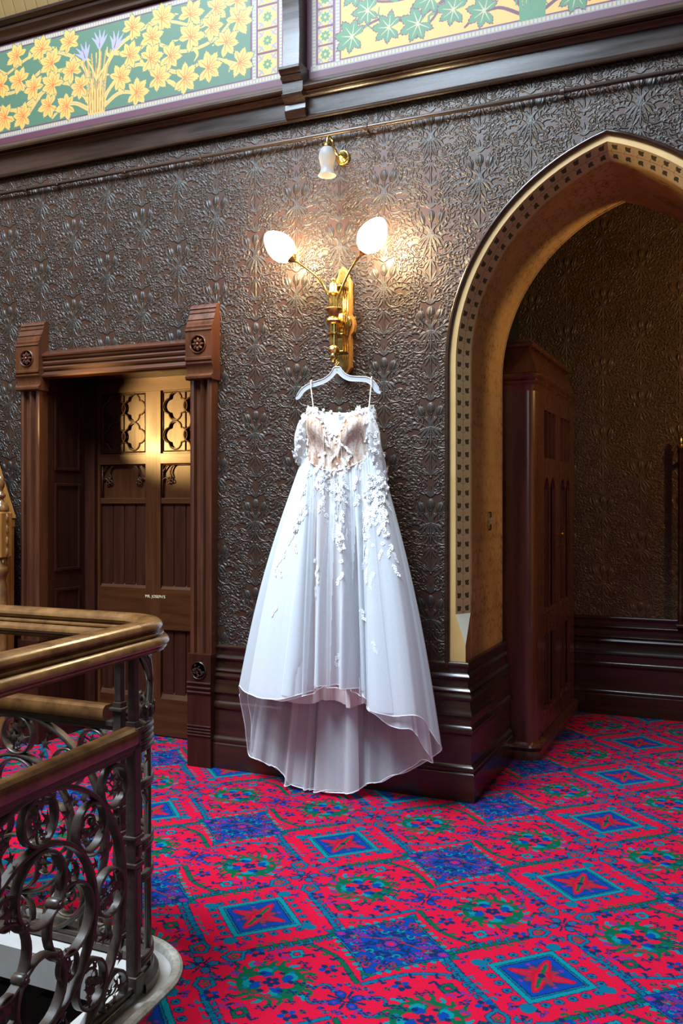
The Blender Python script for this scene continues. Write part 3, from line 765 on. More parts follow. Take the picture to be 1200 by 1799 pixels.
M_tulle2 = sheer('inner_tulle',(.91,.94,.96),.46)
M_lining = sheer('nude_lining',(.76,.63,.61),.85,.2)
M_net = sheer('sleeve_net',(.92,.94,.96),.50)
M_lace = mat('white_lace',(.88,.89,.89),.75); bsdf(M_lace).inputs['Sheen Weight'].default_value=.3
M_thread = mat('hem_thread',(.92,.93,.95),.7)
M_ivory = mat('ivory_ribbon',(.72,.66,.52),.6)
def bodice_mat():
    m=mat('lace_over_nude',(.6,.45,.35),.7); tc=N(m,'ShaderNodeTexCoord')
    vo=N(m,'ShaderNodeTexVoronoi'); vo.feature='DISTANCE_TO_EDGE'; vo.inputs['Scale'].default_value=70
    nz=N(m,'ShaderNodeTexNoise'); nz.inputs['Scale'].default_value=1; nz.inputs['Detail'].default_value=6; nz.inputs['Distortion'].default_value=.8
    mpb=N(m,'ShaderNodeMapping'); mpb.inputs['Scale'].default_value=(34,34,11); L(m,tc.outputs['Object'],mpb.inputs['Vector'])
    L(m,tc.outputs['Object'],vo.inputs['Vector']); L(m,mpb.outputs['Vector'],nz.inputs['Vector'])
    a=ramp(m,[(.0,(1,1,1)),(.12,(0,0,0))]); L(m,vo.outputs['Distance'],a.inputs['Fac'])
    b=ramp(m,[(.43,(0,0,0)),(.68,(1,1,1))]); L(m,nz.outputs['Fac'],b.inputs['Fac'])
    mm=N(m,'ShaderNodeMath',operation='MULTIPLY_ADD'); mm.inputs[1].default_value=.35; L(m,a.outputs['Color'],mm.inputs[0]); L(m,b.outputs['Color'],mm.inputs[2]); mm.use_clamp=True
    mx=N(m,'ShaderNodeMix'); mx.data_type='RGBA'; mx.inputs['A'].default_value=(.40,.21,.12,1); mx.inputs['B'].default_value=(.84,.74,.64,1)
    L(m,mm.outputs['Value'],mx.inputs['Factor']); L(m,mx.outputs['Result'],bsdf(m).inputs['Base Color'])
    bp=N(m,'ShaderNodeBump'); bp.inputs['Strength'].default_value=.5; bp.inputs['Distance'].default_value=.002; L(m,mm.outputs['Value'],bp.inputs['Height']); L(m,bp.outputs['Normal'],bsdf(m).inputs['Normal'])
    return m
M_bodice = bodice_mat()
M_plastic = mat('frosted_plastic',(.62,.62,.65),.35); bsdf(M_plastic).inputs['Transmission Weight'].default_value=.25; bsdf(M_plastic).inputs['Subsurface Weight'].default_value=.2
M_frost = mat('etched_glass',(.46,.44,.42),.35); bsdf(M_frost).inputs['Transmission Weight'].default_value=.55; bsdf(M_frost).inputs['IOR'].default_value=1.2
M_globe = mat('lit_glass',(1,.95,.85),.4); bsdf(M_globe).inputs['Emission Color'].default_value=(1,.74,.40,1); bsdf(M_globe).inputs['Emission Strength'].default_value=170.0

# ------------------------------------------------------------------ setting: wall, arch, door recess, passage
XA, SPR, CXL, RA = -.576, 2.20, -.262, 1.10     # arch axis, springing, left centre, radius of its outer edge
def arch_pts(d, z0=.66, n=22):
    r = RA-d; a1 = math.acos((XA-CXL)/r)
    left = [(CXL-r, z0)]+[(CXL-r, z0+(SPR-z0)*t) for t in (.15,.3,.45,.6,.75,.9)]+[(CXL+r*math.cos(PI+(a1-PI)*i/n), SPR+r*math.sin(PI-(PI-a1)*i/n)) for i in range(n+1)]
    left = [(x,z) for x,z in left]
    return left+[(2*XA-x, z) for x,z in left[-2::-1]]
def arch_n(i, k, d): return arch_pts(d)[i]
front = arch_pts(.03, 0)
outline = [(-6,0),(-3.985,0),(-3.985,2.33),(-2.86,2.33),(-2.86,0)]+front+[(1.8,0),(1.8,4.9),(-6,4.9)]
vs, fs = plate(outline, [], .02)
struct(MB().add([(x,W+.01+t,z) for x,z,t in vs], fs).build('wall_landing', M_paper))

# arch trim: black bead, cream band, stencilled chamfer, ochre reveal
def arch_strip(name, prof, m, parent=None, z0=.66, uvlen=None, smooth=False):
    rows = []
    A = [arch_pts(d, z0) for d,_ in prof]
    n = len(A[0]); mb = MB()
    for i in range(n): rows.append([(A[k][i][0], prof[k][1], A[k][i][1]) for k in range(len(prof))])
    mb.grid(rows)
    me = mb.mesh(name, m, smooth)
    if uvlen:
        uv = me.uv_layers.new(name='along'); s = [0]
        for i in range(1,n): s.append(s[-1]+math.hypot(A[0][i][0]-A[0][i-1][0], A[0][i][1]-A[0][i-1][1]))
        nc = len(prof)
        for p in me.polygons:
            for li in p.loop_indices:
                vi = me.loops[li].vertex_index; uv.data[li].uv = (vi % nc/(nc-1), s[vi//nc]/uvlen)
    return link(name, me, parent)
arch = struct(empty('trim_1', (0,0,0)))
arch_strip('arch_bead', [(-.012,W),(-.014,W-.012),(-.008,W-.022),(.002,W-.024),(.010,W-.016),(.012,W)], M_dado, arch, smooth=True)
arch_strip('cream_band', [(.008,W-.004),(.042,W-.004)], M_cream, arch)
arch_strip('leaf_band', [(.042,W-.004),(.094,W+.088)], M_leaf, arch, z0=.93, uvlen=.0655)
arch_strip('ochre_reveal', [(.094,W+.088),(.094,W+.092),(.097,W+.096),(.097,W+.11),(.094,W+.114),(.094,FAR-.03),(.10,FAR-.028),(.10,FAR-.018),(.094,FAR-.012),(.094,FAR),(.05,FAR)], M_reveal, arch)
for m in (1,-1):      # the chamfer runs out to a square corner above the dado
    X = lambda d: (CXL-RA+d) if m > 0 else 2*XA-(CXL-RA+d)
    a, b, c = (X(.042),W-.004,.93), (X(.094),W+.088,.93), (X(.094),W-.004,.775)
    MB().add([a,b,c],[(0,1,2)]).build('chamfer_stop', M_stop, arch)
    MB().add([a,c,(X(.094),W-.004,.66),(X(.042),W-.004,.66)],[(0,1,2,3)]).build('cream_corner', M_cream, arch)
    MB().add([b,c,(X(.094),W-.004,.66),(X(.094),W+.088,.66)],[(0,1,2,3)]).build('ochre_corner', M_reveal, arch)

# dado skirting profile (offset, z)
DADO = [(0,.692),(.016,.688),(.021,.680),(.021,.674),(.014,.664),(.011,.655),(.012,.634),(.022,.627),(.027,.617),(.023,.606),(.016,.600),(.013,.590),(.016,.562),(.028,.556),(.033,.547),(.029,.537),(.026,.534),(.036,.529),(.041,.518),(.038,.506),(.031,.498),(.033,.470),(.040,.440),(.046,.430),(.046,.424),(.036,.418),(.036,.376),(.045,.368),(.051,.352),(.046,.336),(.039,.328),(.039,.182),(.048,.176),(.057,.166),(.058,.154),(.053,.144),(.060,.138),(.060,0)]
def skirting(name, path, m=M_dado, flip=False):
    o = MB().strip_sweep(DADO, path).mesh(name, m, auto=38)
    return struct(link(name, o))
JX = CXL-RA+.094      # jamb plane of the arch
skirting('baseboard_landing', [(-2.725,W),(JX,W)])
skirting('baseboard_arch', [(JX,W),(JX,FAR+.02)], M_dadoy)
# join the mitre at the corner with one more sweep so the beads meet
for n_ in ('baseboard_landing','baseboard_arch'):
    bpy.data.objects.remove(bpy.data.objects[n_])
def corner_skirt():
    rows0 = [(-2.725,W-o,z) for o,z in DADO]; rows1 = [(JX+o,W-o,z) for o,z in DADO]; rows2 = [(JX+o,FAR+.02,z) for o,z in DADO]
    struct(MB().grid([rows0,rows1]).build('baseboard_landing', M_dado, auto=38))
    struct(MB().grid([rows1,rows2]).build('baseboard_arch', M_dadoy, auto=38))
    JR = 2*XA-JX
    a = [(JR-o,W-o,z) for o,z in DADO]; b = [(1.8,W-o,z) for o,z in DADO]; c = [(JR-o,FAR+.02,z) for o,z in DADO]
    struct(MB().grid([a,b]).build('baseboard_right', M_dado, auto=38)); struct(MB().grid([c,a]).build('baseboard_arch_right', M_dadoy, auto=38))
    struct(MB().grid([[(-6,W-o,z) for o,z in DADO],[(-4.14,W-o,z) for o,z in DADO]]).build('baseboard_left', M_dado, auto=38))
    struct(MB().grid([[(-1.5,BACK-o,z) for o,z in DADO],[(1.9,BACK-o,z) for o,z in DADO]]).build('baseboard_passage', M_dado, auto=38))
corner_skirt()

# passage shell
struct(MB().box((-1.6,BACK,0),(1.9,BACK+.06,3.9)).build('wall_passage_end', M_paper2))
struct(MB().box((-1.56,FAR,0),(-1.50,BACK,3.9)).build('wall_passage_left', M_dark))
struct(MB().box((1.7,FAR,0),(1.76,BACK,3.9)).build('wall_passage_right', M_paper2))
struct(MB().box((-1.6,W+.1,3.7),(1.9,BACK+.1,3.76)).build('ceiling_passage', M_ceil))
bk = [(x,z) for x,z in arch_pts(.06, 0)]
vs, fs = plate([(-1.6,0)]+bk+[(1.9,0),(1.9,3.75),(-1.6,3.75)], [], .02)
struct(MB().add([(x,FAR-.012+t,z) for x,z,t in vs], fs).build('wall_passage_front', M_dark))

struct(MB().box((-6.06,-1.2,-3.4),(-6.0,W+.2,4.9)).build('wall_left', M_honey))
# floor with the stairwell opening; kerb line follows the balustrade
P0 = Vector((-1.70,2.29)); U0 = Vector((.07,-.9975)); AC = Vector((-1.88,2.29)); AR = .18
def bal_path(k=10, near=2.6, far=-5.8):
    pts = [tuple(P0+U0*near), tuple(P0+U0*.6)]
    pts += [(AC.x+AR*math.cos(PI/2*i/k), AC.y+AR*math.sin(PI/2*i/k)) for i in range(k+1)]
    pts += [(-3.0,2.47),(far,2.47)]
    return pts
def offset_path(pts, o):
    out = []
    P = [Vector(p) for p in pts]
    for i in range(len(P)):
        d0 = (P[i]-P[i-1]).normalized() if i else (P[1]-P[0]).normalized(); d1 = (P[i+1]-P[i]).normalized() if i < len(P)-1 else d0
        n0 = Vector((d0.y,-d0.x)); n1 = Vector((d1.y,-d1.x)); m = (n0+n1).normalized(); out.append(tuple(P[i]+m*o/max(.3,m.dot(n0))))
    return out
edge = offset_path(bal_path(), .085)
fl = [(e[0],e[1]) for e in edge]+[(-6,2.555),(-6,5.0),(-1.55,5.0),(-1.55,6.75),(2.6,6.75),(2.6,-.4)]
vs, fs = plate(fl, [], .04)
struct(MB().add([(x,y,t-.02) for x,y,t in vs], fs).build('floor', M_carpet))
kerb = struct(empty('trim_2'))
KB = bal_path(14)
MB().strip_sweep([(.070,-.03),(.070,.004),(.076,.012),(.098,.013),(.106,.006),(.106,-.03)], KB).build('stone_lip', M_stone, kerb, auto=40)
MB().strip_sweep([(.072,-.012),(.060,-.018),(-.098,-.018),(-.105,-.024),(-.105,-.135),(-.095,-.14),(.07,-.14)], KB).build('white_kerb', M_white, kerb, auto=40)
# the well under the landing: dark boarded walls
well = struct(empty('wall_stairwell'))
MB().box((-6,2.44,-3.4),(-1.6,2.5,-.14)).build('well_board_wall', M_well, well)
bmesh_batt = MB().box((-.03,-.02,-3.4),(.03,0,-.2)).mesh('batten', M_well)
for i in range(22): inst('batten', bmesh_batt, well, Matrix.Translation((-1.8-.19*i,2.44,0)))
MB().box((-1.66,-1,-3.4),(-1.6,2.5,-.14)).build('well_side_wall', M_well, well)
struct(MB().box((-6,-1,-3.45),(-1.6,2.5,-3.4)).build('floor_below', M_well))

# ------------------------------------------------------------------ cornice, frieze, pipe, sloped boarding
def app(prof): return [(o, 1.5+(z-1.5)*(W-o)/W) for o,z in prof]
BEAM = app([(0,3.582),(.026,3.584),(.034,3.592),(.036,3.600),(.030,3.610),(.020,3.614),(.020,3.706),(.026,3.716),(.038,3.728),(.050,3.736),(.054,3.742),(.050,3.748),(.062,3.754),(.078,3.762),(.082,3.774),(.076,3.786),(.056,3.794),(.040,3.798),(.030,3.804),(.0,3.806)])
rows = [[(x,W-o,z) for o,z in BEAM] for x in (-6,1.75)]
struct(MB().grid(rows).build('trim_3', M_beam, auto=35))
struct(MB().box((-5.6,W-.006,3.78),(1.6,W+.004,4.475)).build('trim_4', M_frieze))
CROWN = app([(0,4.45),(.02,4.455),(.03,4.468),(.022,4.485),(.026,4.50),(.05,4.535),(.052,4.55),(.045,4.556),(.07,4.585),(.082,4.60),(.080,4.615),(.06,4.622),(0,4.66)])
struct(MB().grid([[(x,W-o,z) for o,z in CROWN] for x in (-6,1.75)]).build('trim_5', M_beam, auto=35))
ceil = struct(empty('ceiling'))
bd = MB().box((-.041,-.006,0),(.041,.006,.85)).mesh('ceiling_board', M_ceil)
Mt = Matrix.Rotation(math.radians(25),4,'X')
for i in range(84): inst('plank', bd, ceil, Matrix.Translation((-5.58+.086*i, W-.055, 4.555)) @ Mt)
MB().add([tuple(Matrix.Translation((0,W-.045,4.555)) @ Mt @ Vector(p)) for p in [(-5.7,.004,0),(1.75,.004,0),(1.75,.004,.85),(-5.7,.004,.85)]],[(0,1,2,3)]).build('board_backing', M_dark, ceil)
# bracket carrying the roof rib
BR = [(0,3.585),(.040,3.588),(.052,3.600),(.060,3.625),(.052,3.632),(.050,3.660),(.066,3.676),(.094,3.688),(.098,3.700),(.092,3.706),(.084,3.715),(.084,3.765),(.094,3.775),(.106,3.78),(.110,3.79),(.105,3.797),(.12,3.806),(.132,3.82),(.132,3.834),(.105,3.85),(.10,4.0),(.105,4.15),(.125,4.3),(.17,4.45),(.24,4.58),(.34,4.72),(.46,4.86),(.56,5.0),(0,5.0)]
br = struct(empty('trim_6'))
def extrude_x(mb, prof, x0, x1):
    n = len(prof); vs = [(x0,W-o,z) for o,z in prof]+[(x1,W-o,z) for o,z in prof]
    fs = [(i,(i+1)%n,n+(i+1)%n,n+i) for i in range(n)]
    mb.add(vs,fs)
    pv, pf = plate([(o,z) for o,z in prof],[],.0002)
    pf = [f for f in pf if all(pv[i][2] > 0 for i in f)]
    for x in (x0,x1): mb.add([(x,W-o,z) for o,z,t in pv], pf)
    return mb
extrude_x(MB(), BR[:20]+[(0,3.85)], -2.268, -2.146).build('corbel', M_beam, br, auto=30)
extrude_x(MB(), [(0,3.84)]+BR[19:], -2.256, -2.158).build('rib', M_beam, br, auto=30)
# gas pipe clipped along the wall
pipe = tag(empty('wall_pipe',(0,0,0)), 'thin dark painted pipe clipped along the wall just under the cornice', 'pipe')
zp = 1.5+1.987*(W-.03)/W
MB().tube([(-5.9,W-.03,zp),(1.75,W-.03,zp)],.0115,10).build('tube', M_pipe, pipe, smooth=True)
for x in (-4.12,-3.87,-3.36,-2.83,-1.80,-.78,.3):
    MB().lathe([(.0125,-.012),(.0165,-.009),(.0165,.009),(.0125,.012)],10,Matrix.Translation((x,W-.03,zp))@Matrix.Rotation(PI/2,4,'Y')).box((x-.006,W-.032,zp-.026),(x+.006,W,zp-.010)).build('clip', M_pipe, pipe)

# ------------------------------------------------------------------ door with its heavy casing
door = struct(empty('door_1'))
YD = 4.80
cas = MB()
def rosette(mb, cx, y, cz, r, petals=8, stipple=False):
    R90 = Matrix.Translation((cx,y,cz))@Matrix.Rotation(PI/2,4,'X')
    mb.lathe([(r*1.0,.0),(r*1.02,.006),(r*.95,.010),(r*.88,.006),(r*.84,-.004)],24,R90)
    if stipple:
        rnd = random.Random(2)
        for k in range(34):
            a = rnd.uniform(0,6.28); q = r*.72*math.sqrt(rnd.random()); mb.lathe([(.0065,0),(.005,.006),(.0001,.009)],6,Matrix.Translation((cx+q*math.cos(a),y,cz+q*math.sin(a)))@Matrix.Rotation(PI/2,4,'X'))
    else:
        for k in range(petals):
            a = 2*PI*k/petals; M = Matrix.Translation((cx+.46*r*math.cos(a),y,cz+.46*r*math.sin(a)))@Matrix.Rotation(-a,4,'Y')@Matrix.Rotation(PI/2,4,'X')
            mb.lathe([(.30*r,-.002),(.27*r,.006),(.16*r,.012),(.0001,.013)],8,M,squash=(1,.62))
        mb.lathe([(.17*r,0),(.15*r,.012),(.0001,.018)],10,R90)
def casing(x0, x1, inner):
    cx = (x0+x1)/2; w = x1-x0
    p = empty('casing_post',(0,0,0)); p.parent = door
    # plinth block with a recessed roundel and reeded bands
    m = MB().box((x0,W-.085,0),(x1,W,.64))
    for zz in (.475,.447,.422,.232,.214,.197,.180):
        m.tube([(x0-.001,W-.086,zz),(x1+.001,W-.086,zz)],.008 if zz > .3 else .006,8)
    m.build('plinth_block', M_doordark, p, bevel=.003)
    rm = MB(); rosette(rm, cx, W-.085, .548, .050, stipple=True); rm.build('roundel', M_dado, p, auto=40)
    # fluted shaft
    prof = [(x0+.006,W),(x0+.006,W-.062),(x0+.020,W-.070),(x0+.030,W-.062),(x0+.036,W-.040),(cx-.012,W-.036),(cx-.008,W-.058),(cx+.002,W-.068),(cx+.012,W-.058),(cx+.018,W-.040),(x1-.046,W-.040),(x1-.040,W-.060),(x1-.030,W-.068),(x1-.020,W-.060),(x1-.014,W-.072),(x1-.004,W-.070),(x1-.004,W)]
    MB().grid([[(a,b,.64) for a,b in prof],[(a,b,2.24) for a,b in prof]]).build('fluted_shaft', M_wood, p, auto=35)
    # head block: necking, square with rosette, ridged sloping cap
    hb = [(.0,2.205),(.082,2.205),(.094,2.212),(.096,2.224),(.088,2.232),(.076,2.24),(.074,2.262),(.082,2.285),(.092,2.296),(.092,2.305),(.086,2.308),(.098,2.316),(.098,2.328),(.092,2.332),(.092,2.478),(.098,2.483),(.096,2.492),(.086,2.496),(.088,2.508),(.080,2.516),(.078,2.530),(.064,2.546),(.068,2.550),(.050,2.585),(.054,2.590),(.040,2.612),(.046,2.616),(.042,2.628),(.030,2.634),(.024,2.642),(0,2.642)]
    m = extrude_x(MB(), [(o,z-.012) for o,z in hb], x0-.008, x1+.010); m.build('head_block', M_wood, p, auto=30)
    rm = MB(); rosette(rm, cx, W-.092, 2.392, .052); rm.build('rosette', M_wood, p, auto=40)
casing(-4.135,-3.968,1); casing(-2.878,-2.722,-1)
LN = [(0,2.268),(.050,2.268),(.062,2.274),(.066,2.284),(.060,2.294),(.046,2.300),(.040,2.312),(.052,2.320),(.056,2.330),(.050,2.340),(.040,2.344),(.052,2.352),(.056,2.362),(.050,2.372),(.042,2.376),(.056,2.386),(.058,2.398),(.066,2.402),(.068,2.412),(.02,2.442),(0,2.444)]
extrude_x(MB(), LN, -3.976, -2.870).build('lintel', M_woodx, door, auto=30)
# recess lining with sunk panels
jl = MB().box((-4.0,W-.0,0),(-3.968,YD+.05,2.34)).box((-2.878,W,0),(-2.85,YD+.05,2.34)).box((-4.0,W,2.30),(-2.85,YD+.05,2.34))
jl.build('recess_lining', M_doordark, door)
for z0_,z1_ in ((1.06,1.62),(.42,.95),(1.70,2.22)):
    MB().box((-3.968,W+.06,z0_),(-3.961,W+.08,z1_)).box((-3.968,YD-.1,z0_),(-3.961,YD-.08,z1_)).box((-3.968,W+.08,z0_),(-3.961,YD-.1,z0_+.02)).box((-3.968,W+.08,z1_-.02),(-3.961,YD-.1,z1_)).build('lining_panel_frame', M_doordark, door, bevel=.003)
MB().box((-3.968,YD-.03,0),(-3.888,YD+.03,2.33)).box((-2.99,YD-.03,0),(-2.878,YD+.03,2.33)).build('door_frame', M_doordark, door)
# leaf: back board, stiles, rails, tracery
leaf = empty('door_leaf'); leaf.parent = door
MB().box((-3.888,YD+.028,0.006),(-2.99,YD+.05,2.33)).build('back_board', M_door, leaf)
X0,X1,X2,X3,X4,X5 = -3.888,-3.866,-3.503,-3.388,-3.025,-2.99
rails = [(.006,.245),(.685,.945),(1.745,1.812),(2.212,2.33)]
for a,b in rails: MB().box((X0,YD,a),(X5,YD+.03,b)).build('rail', M_doorx, leaf, bevel=.002)
MB().box((X0,YD-.0005,0.006),(X1,YD+.03,2.33)).build('stile', M_door, leaf)
MB().box((X4,YD-.0005,0.006),(X5,YD+.03,2.33)).build('stile', M_door, leaf)
MB().box((X2,YD-.0008,.245),(X3,YD+.03,2.212)).build('stile', M_door, leaf)
def quatre(cx, cz, r, k, lobes=(0,1,2,3), n=9):
    pts=[]
    for q in range(4):
        a0 = PI/2*q; c = (cx+k*r*math.cos(a0), cz+k*r*math.sin(a0)); rr = r*(1-k) if True else r
        lr = r*.52
        for i in range(n):
            a = a0-1.53+3.06*i/(n-1); pts.append((c[0]+lr*math.cos(a), c[1]+lr*math.sin(a)))
    return pts
for xa,xb in ((X1,X2),(X3,X4)):
    w = (xb-xa); cw = (w-.05)/2
    # upper tracery panel: two by two pierced quatrefoils with raised mouldings
    holes=[]
    cs=[(xa+.025+cw*(i+.5), 1.822+.095+.185*j+.01) for i in range(2) for j in range(2)]
    for i,(hx,hz) in enumerate(cs): holes.append(quatre(hx,hz,.082,.50))
    vs,fs = plate([(xa,1.812),(xb,1.812),(xb,2.212),(xa,2.212)],holes,.012)
    MB().add([(x,YD+.020+t,z) for x,z,t in vs],fs).build('tracery', M_doordark, leaf)
    tb = MB()
    for hx,hz in cs:
        q = [(x,YD+.013,z) for x,z in quatre(hx,hz,.090,.50)]; tb.tube(q,.0055,6,closed=True)
    tb.tube([(xa+w/2,YD+.012,1.822),(xa+w/2,YD+.012,2.205)],.005,6)
    for zz in (1.825,2.200): tb.tube([(xa+.012,YD+.012,zz),(xb-.012,YD+.012,zz)],.005,6)
    for xx in (xa+.012,xb-.012): tb.tube([(xx,YD+.012,1.825),(xx,YD+.012,2.2)],.005,6)
    tb.build('tracery_moulding', M_door, leaf, smooth=True)
    # cusped corners of the second panel
    cb = MB()
    for m,cx in ((1,xa),(-1,xb)):
        q = curve2([(cx+m*.004,1.64),(cx+m*.03,1.655),(cx+m*.055,1.640),(cx+m*.075,1.66),(cx+m*.066,1.69),(cx+m*.08,1.725),(cx+m*.10,1.738)],5)
        cb.tube([(x,YD+.014,z) for x,z in q],.0055,6)
        q = curve2([(cx+m*.008,1.69),(cx+m*.03,1.72),(cx+m*.05,1.74)],5); cb.tube([(x,YD+.014,z) for x,z in q],.005,6)
        for dx,dz in ((.06,.648),(.075,.632),(.052,.626)):
            cb.tube([(cx+m*dx+.011*math.cos(2*PI*i/10),YD+.013,1+dz+.011*math.sin(2*PI*i/10)) for i in range(10)],.0045,6,closed=True)
    for zz in (1.738,): cb.tube([(xa+.01,YD+.014,zz),(xb-.01,YD+.014,zz)],.005,6)
    for xx in (xa+.008,xb-.008): cb.tube([(xx,YD+.014,1.53),(xx,YD+.014,1.738)],.005,6)
    cb.build('cusp', M_door, leaf, smooth=True)
    MB().box((xa,YD+.004,1.488),(xb,YD+.03,1.526)).build('cross_bar', M_doorx, leaf, bevel=.004)
    pv = MB().add([(xa,YD+.004,.945),(xb,YD+.004,.945),(xb,YD+.028,.972),(xa,YD+.028,.972)],[(0,1,2,3)]); pv.build('sloping_sill', M_doorx, leaf)
    for k in range(4):
        x = xa+w*(k+.5)/4
        MB().box((x-w/8+.004,YD+.018,.95),(x+w/8-.004,YD+.03,1.488)).build('slat', M_doordark, leaf, bevel=.003)
        MB().box((x-w/8+.004,YD+.018,.245),(x+w/8-.004,YD+.03,.685)).build('slat', M_doordark, leaf, bevel=.003)
    MB().add([(xa,YD+.002,.245),(xb,YD+.002,.245),(xb,YD+.026,.285),(xa,YD+.026,.285)],[(0,1,2,3)]).build('sloping_sill', M_doorx, leaf)
tv, tf = text_mesh("MR. JOSEPH'S", .0255, .0008)
M_gilt = mat('gilt_lettering',(.75,.62,.34),.4)
np_ = MB().add([(-3.428+x,YD-.0020-t,.886+y) for x,y,t in tv], tf).build('name_lettering', M_gilt, leaf)
np_['label'] = "small gilt capital lettering on the middle rail"
MB().lathe([(.026,0),(.024,.006),(.010,.010),(.010,.035),(.022,.042),(.027,.055),(.020,.068),(.0001,.072)],14,Matrix.Translation((-3.06,YD,.93))@Matrix.Rotation(PI/2,4,'X')).build('door_knob', M_brassd, leaf, smooth=True)

# honey-coloured stair gable and its newel, left of the door
gab = tag(empty('stair_gable',(-4.55,4.30,0)), 'honey pine boarded gable of the stair beside the door casing', 'stair panel')
def GX(x): return x+4.55
gv = [(-4.148,1.40),(-4.165,1.44),(-4.30,1.93),(-4.72,3.0),(-5.2,3.0),(-5.2,1.40)]
zz = 1.40; k = 0
cuts = [1.40,1.52,1.70,1.90,2.1,2.3,2.5,2.7,2.9,3.1,3.3,3.5]
def slope_x(z): return -4.148-(z-1.40)*.40
for a,b in zip(cuts[:-1],cuts[1:]):
    MB().add([(GX(x),y,z) for y in (0,.03) for x,z in ((-5.9,a+.003),(slope_x(a),a+.003),(slope_x(b),b-.003),(-5.9,b-.003))],[(0,1,2,3),(7,6,5,4),(0,4,5,1),(1,5,6,2),(2,6,7,3),(3,7,4,0)]).build('board', M_honey, gab, bevel=.002)
MB().add([(GX(x),y,z) for y in (-.006,.034) for x,z in ((slope_x(1.4)-.03,1.40),(slope_x(1.4)+.004,1.40),(slope_x(3.5)+.004,3.5),(slope_x(3.5)-.03,3.5))],[(0,1,2,3),(7,6,5,4),(0,4,5,1),(1,5,6,2),(2,6,7,3),(3,7,4,0)]).build('verge', M_honey, gab)
sc = MB().box((GX(-5.9),-.02,1.365),(GX(-4.150),.03,1.39)).box((GX(-5.9),-.012,1.345),(GX(-4.150),.03,1.365))
for i in range(40): sc.lathe([(.012,0),(.012,.008),(.0001,.012)],8,Matrix.Translation((GX(-4.162-.026*i),-.012,1.398))@Matrix.Rotation(PI/2,4,'X'))
sc.build('scalloped_rail', M_honey, gab, bevel=.002)
for i in range(9): MB().box((GX(-4.152-.18*(i+1)+.003),0,0),(GX(-4.152-.18*i-.003),.03,1.345)).build('panel', M_honey, gab, bevel=.003)
nw = tag(empty('stair_newel',(-4.128,4.19,0)), 'turned honey wood newel post with a finial at the left edge', 'newel post')
MB().lathe([(.0001,1.665),(.012,1.66),(.020,1.64),(.024,1.615),(.020,1.59),(.012,1.575),(.012,1.56),(.024,1.55),(.030,1.54),(.024,1.528),(.016,1.52),(.018,1.505),(.034,1.49),(.044,1.475),(.048,1.455),(.044,1.44)][::-1],16).build('finial', M_rail, nw, smooth=True)
MB().box((-.048,-.048,1.16),(.048,.048,1.44)).build('post_block', M_honey, nw, bevel=.008)
sh = MB()
for k in range(8):
    a = 2*PI*k/8
    for zc in (1.40,1.33,1.26,1.19): sh.lathe([(.0001,-.03),(.008,-.015),(.010,0),(.008,.015),(.0001,.03)],8,Matrix.Translation((.049*math.cos(a),.049*math.sin(a),zc)))
sh.build('bead_carving', M_rail, nw, smooth=True)
MB().lathe([(.046,0),(.046,.12),(.036,.16),(.030,.25),(.038,.5),(.044,.8),(.036,.98),(.028,1.02),(.034,1.05),(.044,1.07),(.044,1.10),(.034,1.12),(.040,1.16)],16).build('turned_shaft', M_rail, nw, smooth=True)

# ------------------------------------------------------------------ cupboard in the passage
cup = tag(empty('cupboard',(-1.085,5.9,0)), 'tall dark mahogany cupboard with slotted doors standing behind the arch', 'cupboard')
CXF, CY0, CY1 = -1.085, 5.235, 6.56
def cup_plan(o, r=.065, back=-1.49):
    x = CXF+o; y0 = CY0-o
    pts = [(back,y0)]+[(x-r+r*math.sin(PI/2*i/7), y0+r-r*math.cos(PI/2*i/7)) for i in range(8)]+[(x,CY1)]
    return [(a-CXF-0.0, b-5.9) for a,b in pts]
def cup_sweep(prof, name, m=M_cup, r=.065):
    rows = [[(x,y,z) for x,y in cup_plan(o,r+max(o,-.03)*.6)] for o,z in prof]
    mb = MB().grid(rows)
    return mb.build(name, m, cup, auto=35)
cup_sweep([(0,.0),(.024,.0),(.028,.03),(.024,.05),(.018,.055),(.028,.062),(.034,.075),(.030,.088),(.018,.095),(0,.10)],'base_moulding')
# carcass side and corner, stops at the doors
rows = [[(x,y,z) for x,y in cup_plan(0)[:-1]+[(0,5.40-5.9)]] for z in (.10,2.19)]
MB().grid(rows).build('carcass', M_cup, cup, auto=35)
MB().box((-.02,6.48-5.9,.10),(0,CY1-5.9,2.19)).build('end_stile', M_cup, cup)
MB().box((-.40,5.30-5.9,.1),(-.05,CY1-5.9,2.19)).build('inner_case', M_dark, cup)
cup_sweep([(0,2.15),(.006,2.17),(.010,2.185),(.022,2.195),(.026,2.205),(.020,2.212),(.034,2.222),(.040,2.235),(.036,2.248),(.028,2.254),(.0,2.258)],'cornice')
for kk,prof in (('sloped_roof',[(.01,2.255),(-.055,2.415)]),('top_slab',[(-.055,2.415),(-.030,2.42),(-.024,2.432),(-.030,2.445),(-.045,2.45),(-.045,2.462),(-.4,2.462)])):
    rows = []
    for o,z in prof:
        y0 = CY0-o+.02*(o<0); rows.append([(-1.49+1.085,y0-5.9,z),(max(o,-.39)-.0,y0-5.9,z),(max(o,-.39),CY1-5.9,z)])
    MB().grid(rows).build(kk, M_cup, cup, auto=30)
